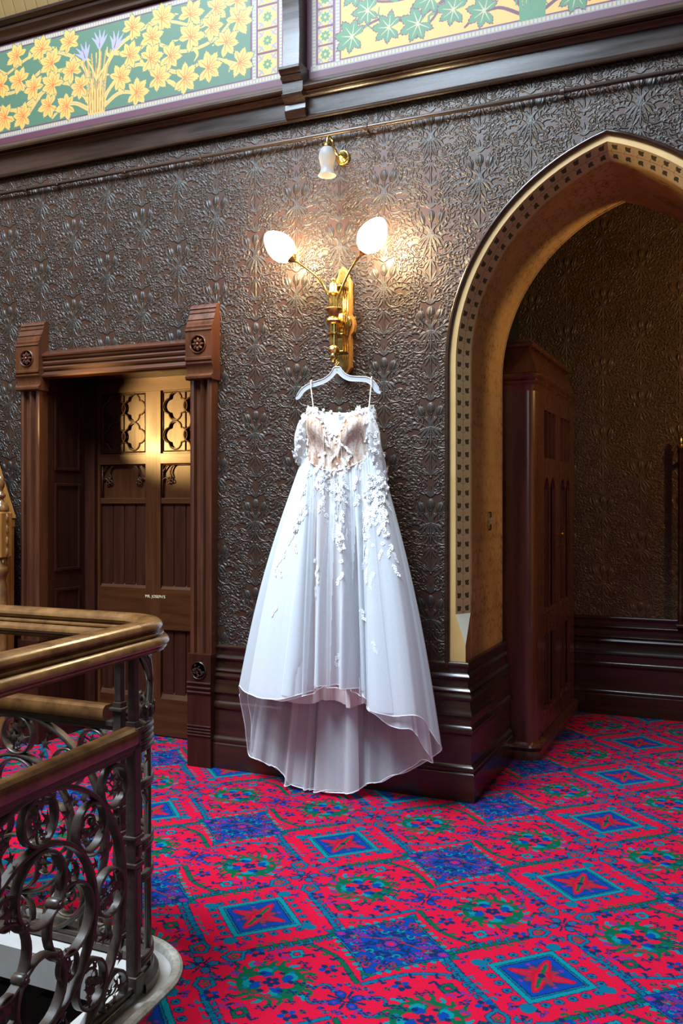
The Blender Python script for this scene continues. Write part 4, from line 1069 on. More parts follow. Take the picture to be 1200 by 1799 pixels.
for j,(ya,yb) in enumerate(((5.402,5.936),(5.942,6.478))):
    dr = empty('cupboard_door',(0,0,0)); dr.parent = cup; wd = yb-ya
    def slots(n, z0, z1, lancet=False, gap=.022, mx=.085):
        out=[]; sw=(wd-2*mx-gap*(n-1))/n
        for i in range(n):
            a=ya+mx+i*(sw+gap); b=a+sw
            out.append([(a,z0),(b,z0),(b,z1)]+([((a+b)/2+.3*sw,z1+.05),((a+b)/2,z1+.08),((a+b)/2-.3*sw,z1+.05)] if lancet else [])+[(a,z1)])
        return out
    h3=slots(3,1.77,2.06); h2=slots(2,.83,1.58,True); hl=slots(2,.22,.69)
    vs,fs=plate([(ya,.105),(yb,.105),(yb,2.185),(ya,2.185)],h3+h2+hl,.022)
    MB().add([(-.011+t,y-5.9,z) for y,z,t in vs],fs).build('slotted_frame', M_cup, dr)
    MB().box((-.045,ya-5.9+.02,.12),(-.032,yb-5.9-.02,2.18)).build('door_panel', M_cup, dr)
    for h in h2+hl:
        a,b=h[0][0],h[1][0]; MB().box((-.028,a-5.9,h[0][1]-.012),(.008,b-5.9,h[0][1]+.018)).build('sill_stop', M_cup, dr, bevel=.006)
kb=MB().lathe([(.006,0),(.006,.012),(.012,.018),(.013,.024),(.0001,.030)],12,Matrix.Translation((0,5.985-5.9,1.292))@Matrix.Rotation(PI/2,4,'Y')); kb.build('knob', M_brass, cup, smooth=True)
ky=MB().box((0,5.968-5.9-.012,1.20),(.003,5.968-5.9+.012,1.245)).tube([(0,5.965-5.9,1.225),(.035,5.965-5.9,1.225)],.003,6).tube([(.040,5.965-5.9+.012*math.cos(2*PI*i/10),1.225-.004+.016*math.sin(2*PI*i/10)) for i in range(10)],.003,6,closed=True).box((.032,5.9605-5.9,1.17),(.038,5.9695-5.9,1.212)); ky.build('lock_key', M_brassd, cup)

# light switch on the reveal
sw = tag(empty('light_switch',(JX,4.882,1.396)), 'small brass light switch plate on the ochre arch reveal', 'light switch')
MB().box((0,-.035,-.052),(.006,.035,.052)).build('plate', M_brassd, sw, bevel=.003)
MB().box((.006,-.027,-.044),(.0095,.027,.044)).build('raised_panel', M_brass, sw, bevel=.002)
MB().box((.009,-.010,-.018),(.013,.010,.018)).tube([(.012,0,.0),(.022,0,.010)],[.006,.0045],8).build('toggle', M_white, sw, bevel=.001)
# capped upright against the passage dado
up = tag(empty('upright_post',(-.37,BACK-.09,.668)), 'slim dark upright post with a pale cap against the passage wall', 'post')
MB().lathe([(.020,0),(.020,.10),(.017,.105),(.017,1.17),(.020,1.175),(.020,1.20)],12).build('shaft', M_dado, up, auto=40)
MB().lathe([(.022,1.20),(.024,1.21),(.022,1.225),(.013,1.23),(.015,1.27),(.0001,1.29)],12).build('cap', M_brassd, up, auto=40)
MB().box((-.03,-.03,-.02),(.03,.089,.0)).build('foot_ledge', M_dado, up, bevel=.004)
MB().box((-.012,.0,1.10),(.012,.089,1.12)).build('wall_clip', M_dado, up)

# ------------------------------------------------------------------ balustrade
bal = tag(empty('balustrade',(0,0,0)), 'bronzed cast iron scrollwork balustrade with oak handrails turning a rounded corner', 'balustrade')
RAIL = [(-0.043, 1.034), (-0.0482, 1.034), (-0.0482, 1.0382), (-0.055, 1.0416), (-0.0568, 1.0458), (-0.0542, 1.0492), (-0.0602, 1.052), (-0.0636, 1.0589), (-0.0611, 1.0673), (-0.0533, 1.0756), (-0.043, 1.0804), (-0.0464, 1.0839), (-0.0456, 1.0887), (-0.0387, 1.0922), (-0.0335, 1.095), (-0.0396, 1.0998), (-0.043, 1.1082), (-0.0396, 1.1179), (-0.0292, 1.1255), (-0.0138, 1.1289), (0.0, 1.1296)]
RAIL = RAIL+[(-o,z) for o,z in RAIL[-2::-1]]
BP = bal_path(14)
MB().strip_sweep(RAIL+[RAIL[0]], BP, flip=True).build('handrail', M_rail, bal, auto=40)
def frame_near(): 
    return Matrix(((U0.x,-U0.y,0,P0.x),(U0.y,U0.x,0,P0.y),(0,0,1,0),(0,0,0,1)))
def frame_far(): return Matrix(((-1,0,0,-1.88),(0,-1,0,2.47),(0,0,1,0),(0,0,0,1)))
# lower wooden rail and the iron bars carrying it
LR = [(-.026,.765),(-.030,.775),(-.031,.795),(-.027,.807),(-.016,.815),(.016,.815),(.027,.807),(.031,.795),(.030,.775),(.026,.765),(-.026,.765)]
for nm,Mf,L_ in (('near',frame_near(),2.55),('far',frame_far(),3.8)):
    s0 = .042 if nm == 'near' else .075
    rows = [[tuple(Mf @ Vector((s,o,z))) for o,z in LR] for s in (s0,L_)]
    m = MB().grid(rows)
    for r in rows: m.add(r[:-1],[tuple(range(len(r)-1))])
    m.build('lower_handrail', M_rail, bal, auto=35)
    b = MB().box((s0-.03,-.017,.745),(L_,.017,.764)).box((s0-.03,-.012,.732),(L_,.012,.745)).box((0,-.022,-.012),(L_,.022,.010)).box((0,-.014,.010),(L_,.014,.026))
    b.xf(Mf).build('iron_bar', M_iron, bal, bevel=.003)
# scroll panels
def annulus(R, t, d, n=40, arc=None):
    mb = MB(); rows = []
    a0,a1 = arc if arc else (0,2*PI)
    nn = n if not arc else max(8,int(n*(a1-a0)/(2*PI)))
    for i in range(nn if not arc else nn+1):
        a = a0+(a1-a0)*i/nn; c,s = math.cos(a),math.sin(a)
        pr = [(R-t/2,-d/2),(R-t/2,d/2),(R-t*.2,d/2+.003),(R+t*.2,d/2+.003),(R+t/2,d/2),(R+t/2,-d/2),(R+t*.2,-d/2-.003),(R-t*.2,-d/2-.003)]
        rows.append([(r*c,y,r*s) for r,y in pr])
    mb.grid(rows, closed_u=True, closed_v=not arc)
    return mb
def star_leaf(mb, M, r=.026, pts=5):
    ring=[]
    for i in range(pts*2):
        a = PI/2+PI*i/pts; q = r*(1.0 if i%2==0 else .42)*(1.18 if i==0 else 1)
        ring.append((q*math.cos(a), -.006 if i%2==0 else .0, q*math.sin(a)))
    n=len(ring); vs=[(0,.007,0)]+ring+[(0,-.003,0)]
    mb.add([tuple(M @ Vector(p)) for p in vs],[(0,1+i,1+(i+1)%n) for i in range(n)]+[(n+1,1+(i+1)%n,1+i) for i in range(n)])
def T(x,y,z,ax=None,ang=0,s=1):
    M = Matrix.Translation((x,y,z))
    if ax: M = M @ Matrix.Rotation(ang,4,ax)
    return M @ Matrix.Scale(s,4)
def sprig_mesh(name, kind):
    mb = MB(); rnd = random.Random(kind*5+1)
    if kind == 0:
        mb.tube([(x,0,z) for x,z in curve2([(0,-.060),(.006,-.03),(-.004,0),(.004,.022)],5)],.0035,6)
        for x,z,a,s in ((.022,-.022,-.9,.95),(-.024,-.006,.8,1.0),(.020,.020,-.5,1.0),(-.006,.036,.2,1.1)): star_leaf(mb,T(x,.006,z,'Y',-a,s)@Matrix.Rotation(rnd.uniform(-.4,.4),4,'X'))
        for x,z in ((-.020,-.036),(-.012,-.044),(.026,.044)): mb.lathe([(.0001,-.007),(.006,-.003),(.006,.003),(.0001,.007)],8,T(x,.004,z))
    elif kind == 1:
        mb.tube([(x,0,z) for x,z in spiral(0,0,.040,.9,-1.4,1,16,.010)],.004,6)
        for k in range(3):
            a=2*PI*k/3+.5; mb.lathe([(.0001,-.012),(.011,-.005),(.012,.004),(.0001,.012)],8,T(.014*math.cos(a),.006,.014*math.sin(a)))
        for x,z,a,s in ((-.030,.030,.7,.8),(.034,-.022,-1.6,.8),(.028,.036,-.6,.75)): star_leaf(mb,T(x,.005,z,'Y',-a,s))
    else:
        for x,z,a,s in ((0,0,.2,1.25),(.026,.020,-.9,.8),(-.026,-.016,2.2,.8)): star_leaf(mb,T(x,.005,z,'Y',-a,s))
        mb.tube([(-.03,0,-.02),(0,0,0),(.03,0,.02)],.0035,6)
    return mb.mesh(name, M_iron, auto=50)
sprigs=[sprig_mesh('leaf_sprig',k) for k in range(3)]
me_out=annulus(.385,.014,.026,64).mesh('outer_ring',M_iron,auto=40)
me_B=annulus(.242,.013,.024,48).mesh('inner_ring',M_iron,auto=40)
me_q=annulus(.0955,.010,.026,32).mesh('quatrefoil_ring',M_iron,auto=40)
me_s=annulus(.066,.009,.024,28).mesh('small_ring',M_iron,auto=40)
me_sp=annulus(.060,.009,.024,28).mesh('spandrel_ring',M_iron,auto=40)
me_boss=MB().lathe([(.015,-.020),(.017,-.012),(.017,.012),(.013,.018),(.009,.019),(.008,.023),(.0001,.025)],12,Matrix.Rotation(-PI/2,4,'X')).lathe([(.015,.012),(.013,.018),(.009,.019),(.0001,.025)],12,Matrix.Rotation(PI/2,4,'X')).mesh('boss',M_iron,auto=40)
me_leaf=MB(); star_leaf(me_leaf,Matrix(),.024); me_leaf=me_leaf.mesh('ivy_leaf',M_iron,auto=50)
def panel(Mf, s0, idx):
    p = empty('iron_panel'); p.parent = bal; p.matrix_local = Mf @ Matrix.Translation((s0,0,.36)); rnd=random.Random(idx)
    Y = lambda x,z,dy=0,rot=0: Matrix.Translation((x,dy,z))@Matrix.Rotation(rot,4,'Y')
    inst('outer_ring',me_out,p,Y(0,0)); inst('inner_ring',me_B,p,Y(0,0))
    for k,(x,z) in enumerate(((0,.135),(0,-.135),(.135,0),(-.135,0))): inst('quatrefoil_ring',me_q,p,Y(x,z,.004*(1 if k<2 else -1)))
    for x in (.0675,-.0675):
        for z in (.0675,-.0675): inst('boss',me_boss,p,Y(x,z))
    for k in range(8):
        a=PI/4*k+PI/8*.0+.0; x,z=.314*math.cos(a),.314*math.sin(a)
        inst('small_ring',me_s,p,Y(x,z)); inst('leaf_sprig',sprigs[k%2],p,Y(x,z,0,-a+PI/2+rnd.uniform(-.4,.4))@Matrix.Scale(1.12,4)); inst('leaf_sprig',sprigs[2],p,Y(x+.012,z-.01,.006,a+1.2)@Matrix.Scale(.8,4))
        b=a+PI/8
        for q,s in ((.272,.9),(.315,1.05),(.352,.9)):
            inst('ivy_leaf',me_leaf,p,Matrix.Translation((q*math.cos(b),.0,q*math.sin(b)))@Matrix.Rotation(-b+rnd.uniform(-.6,.6),4,'Y')@Matrix.Scale(s,4))
    for k in range(4):
        a=PI/4+PI/2*k; inst('leaf_sprig',sprigs[2],p,Y(.170*math.cos(a),.170*math.sin(a),0,-a)); inst('small_ring',me_s,p,Y(.172*math.cos(a),.172*math.sin(a))@Matrix.Scale(.62,4))
    for x in (.335,-.335):
        for z in (.305,-.305):
            inst('spandrel_ring',me_sp,p,Y(x,z)); inst('leaf_sprig',sprigs[0],p,Y(x,z,0,rnd.uniform(0,6))@Matrix.Scale(.85,4))
            inst('ivy_leaf',me_leaf,p,Y(x*1.12,z*.72,0,rnd.uniform(0,6)))
for i in range(3): panel(frame_near(), .47+.84*i, i)
for i in range(4): panel(frame_far(), .47+.84*i, 7+i)
# standards between the panels, and the two corner posts with moulded caps
def post(Mf, s, upper=True):
    m = MB().box((s-.017,-.017,.01),(s+.017,.017,.83)).box((s-.024,-.024,.0),(s+.024,.024,.055)).box((s-.025,-.025,.385),(s+.025,.025,.40)).box((s-.024,-.024,.47),(s+.024,.024,.482)).box((s-.026,-.026,.80),(s+.026,.026,.812))
    m.box((s-.010,-.026,.42),(s+.010,.026,.45)).box((s-.010,-.019,.06),(s+.010,.019,.38))
    if upper: m.box((s-.013,-.013,.83),(s+.013,.013,1.036))
    m.xf(Mf).build('standard', M_iron, bal, bevel=.003)
for s in (.025,.89,1.73,2.52): post(frame_near(), s)
for s in (.028,.89,1.73,2.57,3.41): post(frame_far(), s)
# rounded corner grille
cg = empty('corner_grille'); cg.parent = bal
def arcp(r, z, a0=0, a1=90, n=12): return [(AC.x+r*math.cos(math.radians(a0+(a1-a0)*i/n)), AC.y+r*math.sin(math.radians(a0+(a1-a0)*i/n)), z) for i in range(n+1)]
for zs,nm in (((.795,.775,.755,.735),'reeded_band'),((.628,.618),'curved_band'),((.445,.425),'curved_band'),((.340,.330),'curved_band'),((.085,.070),'curved_band')):
    m = MB()
    for z in zs: m.tube(arcp(AR+.004,z),.011,8)
    m.build(nm, M_iron, cg, smooth=True)
m = MB()
rows=[]
for i in range(13):
    a=PI/2*i/12; rows.append([(AC.x+r*math.cos(a),AC.y+r*math.sin(a),z) for r,z in ((AR-.03,-.012),(AR+.03,-.012),(AR+.03,.012),(AR+.016,.022),(AR+.012,.040),(AR-.012,.040),(AR-.016,.022),(AR-.03,.012))])
m.grid(rows,closed_u=True).build('curved_base', M_iron, cg, auto=40)
for a in (22,70):
    x,y=AC.x+AR*math.cos(math.radians(a)),AC.y+AR*math.sin(math.radians(a)); MB().tube([(x,y,.03),(x,y,.735)],.012 if a==22 else .009,8).build('bar', M_iron, cg, smooth=True)
def onarc(phi,z,dr=0): a=math.radians(phi); return (AC.x+(AR+dr)*math.cos(a),AC.y+(AR+dr)*math.sin(a),z)
for (pa,pb,flip) in ((86,30,1),(4,58,-1),(60,20,1)):
    q=curve2([(pa,1.03),((pa+pb)/2+6*flip,.965),(pb+8*flip,.885),(pb,.852)],7)
    q+= [(pb-flip*(8-8*math.cos(t)),.852-.018*math.sin(t)) for t in [.5,1.0,1.6,2.2,2.9,3.6,4.3]]
    MB().tube([onarc(p,z,.003) for p,z in q],.011,8,squash=.5).build('scroll_strap', M_iron, cg, smooth=True)
for phi in (14,36,60,80):
    a=math.radians(phi); M=Matrix.Translation(onarc(phi,.843,.004))@Matrix.Rotation(a,4,'Z')@Matrix.Rotation(PI/2,4,'Z')
    r=annulus(.021,.010,.022,18); r.v=[tuple(M@Vector(p)) for p in r.v]; r.build('scroll_eye', M_iron, cg, auto=40)
for k,(phi,z) in enumerate(((18,.70),(42,.69),(66,.70),(28,.655),(54,.655),(78,.66),(20,1.005),(45,1.005),(70,1.005))):
    a=math.radians(phi); mb=MB(); star_leaf(mb,Matrix.Translation(onarc(phi,z,.004))@Matrix.Rotation(a-PI/2,4,'Z')@Matrix.Rotation(k*1.1,4,'Y'),.028)
    mb.build('ivy_leaf', M_iron, cg)
for pa,pb,za,zb in ((10,50,.60,.46),(80,40,.60,.46)):
    q=curve2([(pa,za),((pa*2+pb)/3,za-.05),(pb,zb)],6); MB().tube([onarc(p,z) for p,z in q],.008,6).build('scroll_strap', M_iron, cg, smooth=True)

# ------------------------------------------------------------------ wall lights
def Rdir(d): return Vector(d).normalized().to_track_quat('Z','Y').to_matrix().to_4x4()
sco = tag(empty('wall_sconce',(-1.933,W,2.45)), 'brass two-armed wall sconce with lit egg-shaped glass globes', 'wall lamp')
def Sx(x): return x+1.933
def Sy(y): return y-W
def Sz(z): return z-2.45
pl=[(-.046,2.215),(-.030,2.19),(0,2.165),(.030,2.19),(.046,2.215),(.046,2.385),(.062,2.405),(.068,2.44),(.062,2.475),(.046,2.495),(.046,2.67),(.030,2.70),(.022,2.735),(0,2.755),(-.022,2.735),(-.030,2.70),(-.046,2.67),(-.046,2.495),(-.062,2.475),(-.068,2.44),(-.062,2.405),(-.046,2.385)]
vs,fs=plate([(x,z-2.45) for x,z in pl],[],.030)
MB().add([(x,-.016+t,z) for x,z,t in vs],fs).build('back_plate', noise_mat('varnished_oak_plate',(.42,.20,.05),(.58,.30,.08),WV,.3,coat=.4), sco, bevel=.003)
vs,fs=plate([(x*.72,(z-2.45)*.94) for x,z in pl],[],.008)
MB().add([(x,-.034+t,z) for x,z,t in vs],fs).build('brass_plate', M_brass, sco, bevel=.003)
RY=Matrix.Rotation(PI/2,4,'X')
MB().lathe([(.056,.036),(.058,.044),(.050,.052),(.040,.050),(.030,.056),(.024,.070),(.028,.080),(.020,.090),(.016,.10),(.016,.15)],24,Matrix.Translation((.0,0,Sz(2.445)))@RY).build('boss', M_brass, sco, smooth=True)
col=[(.0001,2.672),(.007,2.668),(.011,2.655),(.009,2.645),(.014,2.638),(.018,2.628),(.018,2.600),(.022,2.592),(.022,2.582),(.012,2.574),(.012,2.51),(.034,2.508),(.038,2.502),(.030,2.494),(.022,2.478),(.018,2.462),(.026,2.452),(.030,2.442),(.026,2.430),(.016,2.424),(.016,2.382),(.028,2.378),(.028,2.370),(.016,2.366),(.015,2.312),(.022,2.306),(.024,2.290),(.018,2.282),(.012,2.272),(.017,2.258),(.014,2.246),(.008,2.238),(.010,2.226),(.0001,2.218)][::-1]
yc=Sy(4.27)
MB().lathe([(r*1.3,Sz(z)) for r,z in col],20,Matrix.Translation((0,yc,0))).build('column', M_brass, sco, auto=50)
for x in (.022,.034,.046): MB().tube([(x,Sy(4.345),Sz(2.66)),(x,Sy(4.345),Sz(2.25))],.0045,8).build('rod', M_brass, sco, smooth=True)
for z in (2.62,2.37,2.28): MB().box((-.015,yc,Sz(z)-.005),(.052,Sy(4.35),Sz(z)+.005)).build('clasp', M_brassd, sco, bevel=.002)
for m,gx,gz,bx,bz in ((-1,-2.211,2.838,-2.098,2.772),(1,-1.704,2.832,-1.782,2.755)):
    g=Vector((Sx(gx),Sy(4.22),Sz(gz))); b=Vector((Sx(bx),Sy(4.235),Sz(bz))); ax=(g-b).normalized()
    ax=Vector((m*.66,-.30,.69)).normalized(); b=g-ax*.082
    q=catmull([(m*.012,yc,Sz(2.50)),(m*.028,yc,Sz(2.565)),(m*.075,yc-.005,Sz(2.66)),(b.x*.72,(yc+b.y)/2,b.z-.045),tuple(b)],7)
    arm=MB().tube(q,.0065,8); arm.build('arm', M_brass, sco, smooth=True)
    k=q[len(q)//2]; MB().tube([(k.x+m*.010+.010*math.cos(t)*(1-t/9),k.y,k.z-.004+.010*math.sin(t)*(1-t/9)) for t in [i*.5 for i in range(14)]],.0022,6).build('curl', M_brass, sco, smooth=True)
    M=Matrix.Translation(b)@Rdir(ax)
    hd=MB().lathe([(.007,-.02),(.012,-.012),(.020,-.004),(.030,.010),(.040,.022),(.043,.026),(.038,.026),(.028,.014),(.016,.004)],18,M)
    for i in range(9):
        a=2*PI*i/9; hd.lathe([(.0001,.0),(.010,.008),(.006,.022),(.0001,.034)],5,M@Matrix.Translation((.036*math.cos(a),.036*math.sin(a),.014)))
    hd.build('gallery', M_brassd, sco, auto=40)
    gl=MB().lathe([(.034,.012),(.050,.028),(.063,.050),(.0705,.075),(.070,.098),(.064,.124),(.053,.150),(.038,.174),(.020,.190),(.008,.196),(.0001,.197)],28,M)
    go=gl.build('glass_globe', M_globe, sco, smooth=True); go['label']='frosted egg-shaped glass globe glowing warm white'

sm = tag(empty('bell_lamp',(-1.945,W,3.345)), 'small unlit brass wall lamp with an etched glass bell shade', 'wall lamp')
MB().lathe([(.040,0),(.042,.008),(.034,.014),(.024,.014),(.028,.022),(.022,.030),(.010,.034),(.009,.05)],20,RY).build('rose', M_brass, sm, smooth=True)
q=catmull([(0,-.045,0),(0,-.075,-.012),(-.004,-.10,.010),(-.008,-.125,.048),(-.012,-.155,.058),(-.014,-.172,.040),(-.014,-.175,.012)],7)
MB().tube(q,.0065,8).build('swan_arm', M_brass, sm, smooth=True)
zt=-.005
MB().lathe([(.008,.03),(.016,.022),(.022,.010),(.026,-.004),(.020,-.006)],16,Matrix.Translation((-.014,-.175,zt))).build('shade_holder', M_brassd, sm, smooth=True)
bell=[(.020,.004),(.034,-.010),(.043,-.032),(.044,-.056),(.037,-.085),(.032,-.104),(.036,-.126),(.044,-.142),(.046,-.146)]
rows=[]
for r,z in bell: rows.append([(-.014+(r+(.0012*math.cos(k*PI) if r>.042 and z<-.1 else 0))*math.cos(2*PI*k/28),-.175+r*math.sin(2*PI*k/28),zt+z) for k in range(28)])
sb=MB().grid(rows,closed_u=True).build('glass_bell', M_frost, sm, smooth=True)
so=sb.modifiers.new('wall','SOLIDIFY'); so.thickness=.0025
MB().tube([(-.014+.046*math.cos(2*PI*k/28),-.175+.046*math.sin(2*PI*k/28),zt-.146) for k in range(28)],.002,6,closed=True).build('shade_rim', M_frost, sm, smooth=True)

# ------------------------------------------------------------------ hanger and dress
HY = 4.245
hg = tag(empty('coat_hanger',(-1.902,HY,2.16)), 'white frosted plastic hanger hooked under the brass sconce', 'hanger')
ctr=[(-2.124,2.052),(-2.098,2.085),(-2.058,2.108),(-2.015,2.118),(-1.972,2.130),(-1.938,2.150),(-1.916,2.172),(-1.902,2.178),(-1.886,2.172),(-1.862,2.150),(-1.828,2.134),(-1.780,2.128),(-1.735,2.122),(-1.700,2.098),(-1.676,2.060)]
cc=[(p.x,p.y) for p in catmull([(a,b,0) for a,b in ctr],6)]
up_,dn_=[],[]
for i,(x,z) in enumerate(cc):
    a=cc[max(i-1,0)]; b=cc[min(i+1,len(cc)-1)]; dx,dz=b[0]-a[0],b[1]-a[1]; l=math.hypot(dx,dz); nx,nz=-dz/l,dx/l
    h=.0125
    if abs(x+1.902)<.03: h=.013
    up_.append((x+nx*h,z+nz*h)); dn_.append((x-nx*h,z-nz*h))
top=[p for p in up_ if abs(p[0]+1.902)>.022 or p[1]<2.15]
ol=[p for p in up_ if p[0]<-1.926]+[(-1.924,2.190),(-1.916,2.197),(-1.888,2.197),(-1.880,2.190)]+[p for p in up_ if p[0]>-1.878]
endL=[(cc[0][0]-.006+.0125*math.cos(t)*.9,cc[0][1]-.004+.0125*math.sin(t)) for t in (PI*1.35,PI*1.15,PI*.95)]
endR=[(cc[-1][0]+.006+.0125*math.cos(t)*.9,cc[-1][1]-.004+.0125*math.sin(t)) for t in (0.1,-.35,-1.0)]
outl=endL+ol+endR+dn_[::-1]
vs,fs=plate([(x+1.902,z-2.16) for x,z in outl],[[( .004*math.cos(2*PI*i/10), .020+.004*math.sin(2*PI*i/10)) for i in range(10)]],.006)
MB().add([(x,t,z) for x,z,t in vs],fs).build('hanger_body', M_plastic, hg, bevel=.001)
rimm=MB().tube([(x+1.902,-.004,z-2.16) for x,z in ol],.0028,6).tube([(x+1.902,-.004,z-2.16) for x,z in dn_],.0028,6); rimm.build('raised_rim', M_plastic, hg, smooth=True)
for x,z,m in ((-2.035,2.124,1),(-1.752,2.137,-1)):
    MB().tube([(x+1.902+m*.028,0,z-2.16+.006),(x+1.902+m*.008,0,z-2.16-.001),(x+1.902-m*.012,0,z-2.16-.006)],.0018,6).build('strap_notch', M_dark, hg)
MB().tube([(x,y,z) for x,y,z in [(0,0,.034),(0,.002,.05),(.006,.010,.062),(-.002,.022,.070),(-.016,.024,.062),(-.014,.018,.052)]],.0022,6).build('hook', M_brassd, hg, smooth=True)

dress = tag(empty('wedding_dress',(-1.87,4.2,0)), 'white tulle wedding dress with lace appliques hanging from the hanger', 'dress')
D0=Vector((-1.87,4.2,0))
front=[(-1.818,4.11,.584),(-1.857,4.12,.584),(-1.873,4.06,.588),(-1.890,4.00,.596),(-1.922,4.02,.578),(-1.955,4.14,.548),(-1.967,4.07,.552),(-1.985,3.995,.551),(-2.032,3.965,.537),(-2.090,3.968,.520),(-2.140,3.975,.515),(-2.210,3.988,.512),(-2.267,4.012,.516),(-2.348,4.065,.520),(-2.431,4.15,.524)]
back=[(-2.451,4.21,.436),(-2.446,4.25,.305),(-2.449,4.275,.205),(-2.446,4.30,.123),(-2.385,4.24,.116),(-2.335,4.29,.09),(-2.270,4.22,.095),(-2.225,4.27,.060),(-2.185,4.24,.036),(-2.144,4.18,.024),(-2.071,4.16,.018),(-2.035,4.19,.018),(-2.005,4.26,.018),(-1.957,4.18,.018),(-1.867,4.15,.025),(-1.796,4.16,.029),(-1.766,4.2,.044),(-1.745,4.28,.056),(-1.711,4.21,.080),(-1.655,4.26,.085),(-1.583,4.21,.133),(-1.525,4.26,.151),(-1.452,4.22,.199),(-1.378,4.20,.252),(-1.313,4.16,.309)]
fr=[(-1.323,4.12,.356),(-1.352,4.09,.419),(-1.370,4.06,.467),(-1.392,4.015,.496),(-1.435,3.99,.498),(-1.490,3.985,.490),(-1.540,3.98,.495),(-1.591,3.985,.500),(-1.636,4.02,.506),(-1.655,4.09,.520),(-1.668,4.05,.548),(-1.685,4.06,.563),(-1.706,4.12,.575),(-1.722,4.04,.592),(-1.738,3.96,.602),(-1.765,3.98,.600),(-1.790,4.10,.582)]
ring=front+back+fr
nF,nB=len(front),len(back)
def waist_at(phi, k=1.0):     # phi: 0 front, 90 left, 180 back, 270 right
    a=math.radians(phi); x=-1.868-.203*k*math.sin(a); y=4.215-.092*k*math.cos(a)
    z=1.652+.080*abs(math.sin(a))**1.6+.07*(1-math.cos(a))/2
    return Vector((x,y,z))
def hem_curve(ring, per=10):
    P=catmull(ring,per,closed=True); phi=[]
    tot=len(P); iL=(nF-1)*per; iR=(nF+nB-1)*per
    for i in range(tot):
        if i<=iL: phi.append(90*(i/iL))
        elif i<=iR: phi.append(90+180*(i-iL)/(iR-iL))
        else: phi.append(270+90*(i-iR)/(tot-iR))
    return P,phi
def skirt(ring, k, nv=26, seed=1, fine=.0015, per=10, deep=1.1, yb=4.335):
    P,phi=hem_curve(ring,per); rows=[]; rnd=random.Random(seed); ph=[rnd.uniform(0,6.28) for _ in range(6)]
    n=len(P); w_=per*3
    sm=[sum((P[(i+q)%n].y for q in range(-w_,w_+1)))/(2*w_+1) for i in range(n)]     # the hem without its folds
    for j in range(nv+1):
        v=j/nv; row=[]
        for i,(h,f) in enumerate(zip(P,phi)):
            w=waist_at(f,k); e=v+.10*math.sin(PI*v); fold=(h.y-sm[i])*deep*(.5 if 95<f<265 else 1)
            q=w.lerp(Vector((h.x,sm[i],h.z)),e); p=Vector((q.x,q.y+fold*(v**.55 if v > 0 else 0),w.z+(h.z-w.z)*v))
            u=2*PI*i/n
            d=fine*v*(math.sin(23*u+ph[0]+1.5*math.sin(3*u))+.7*math.sin(41*u+ph[1]+v*2)+.6*math.sin(67*u+ph[2]-v))
            g=.002*math.exp(-v*7)*(math.sin(95*u+ph[3])+math.sin(61*u+ph[4]))      # gathers at the waist
            a=math.radians(f); p+=Vector((-math.sin(a)*.4*(d+g),-math.cos(a)*(d+g),0))
            lim=yb-.012*math.sin(31*u)
            if p.y>lim-.03: p.y=lim-.03+.03*math.tanh((p.y-lim+.03)/.03)
            row.append(p-D0)
        rows.append(row)
    return rows
outer=skirt(ring,1.0)
mbo=MB().grid(outer,closed_u=True)
def zones(P_n, ring, per):
    """0 front, 1 sides, 2 back, by column"""
    _,phi=hem_curve(ring,per); out=[]
    for f in phi: out.append(2 if 92<f<268 else (1 if (f>=268 and f<318) or 80<f<=92 else 0))
    return out
zo=zones(len(outer[0]),ring,10); nc_=len(outer[0]); mbo.m=[zo[k%nc_] for k in range(len(mbo.f))]
for k in range(len(mbo.f)):
    if zo[k%nc_]==0 and -1.952<outer[-1][k%nc_].x+D0.x<-1.735: mbo.m[k]=3
outer_me=mbo.mesh('outer_tulle',[M_tulle,M_side,M_back,M_centre],smooth=True); link('outer_tulle',outer_me,dress)
from mathutils.bvhtree import BVHTree
BVH_OUT=BVHTree.FromPolygons([Vector(p) for p in mbo.v],mbo.f)
def hemtube(rows,r): return MB().tube([p for p in rows[-1]],r,5,closed=True)
hemtube(outer,.0022).build('hem_edge',M_thread,dress,smooth=True)
# doubled folds of the net that read as brighter bands down the front
for (xt,zt,wt),(xb,zb,wb) in (((-1.885,1.52,.012),(-1.902,.598,.042)),((-1.757,1.60,.008),(-1.752,.606,.040)),((-1.726,1.50,.010),(-1.690,.585,.046)),((-1.99,1.56,.02),(-2.03,.545,.10)),((-1.66,1.45,.03),(-1.56,.505,.13))):
    rows=[]
    for j in range(19):
        v=j/18; row=[]
        for i in range(7):
            t=i/6-.5; x=xt+(xb-xt)*v+t*(wt+(wb-wt)*v); z=zt+(zb-zt)*v
            hit=BVH_OUT.ray_cast(Vector((x-D0.x,-1.2,z)),Vector((0,1,0)))
            y=(hit[0].y if hit[0] is not None else -.15)-.004-.010*v*(1-4*t*t)
            row.append(Vector((x-D0.x,y,z)))
        rows.append(row)
    for _ in range(2):
        for j in range(1,18):
            for i in range(7): rows[j][i].y=(rows[j-1][i].y+2*rows[j][i].y+rows[j+1][i].y)/4
    MB().grid(rows).build('fold',M_fold,dress,smooth=True)
def shrink(ring,k,dzf,dzb,shift=0,ky=None):
    out=[]
    n=len(ring)
    for i,(x,y,z) in enumerate(ring):
        x2,y2,_=ring[(i+shift)%n]
        c=(-1.87,4.17); f=min(max((4.25-y)/.25,0),1)
        yy=.5*y+.5*y2
        out.append((c[0]+(x-c[0])*k,c[1]+(yy-c[1])*k,z+dzf*f+dzb*(1-f)))
    return out
r2=shrink(ring,.94,-.012,.0,2)
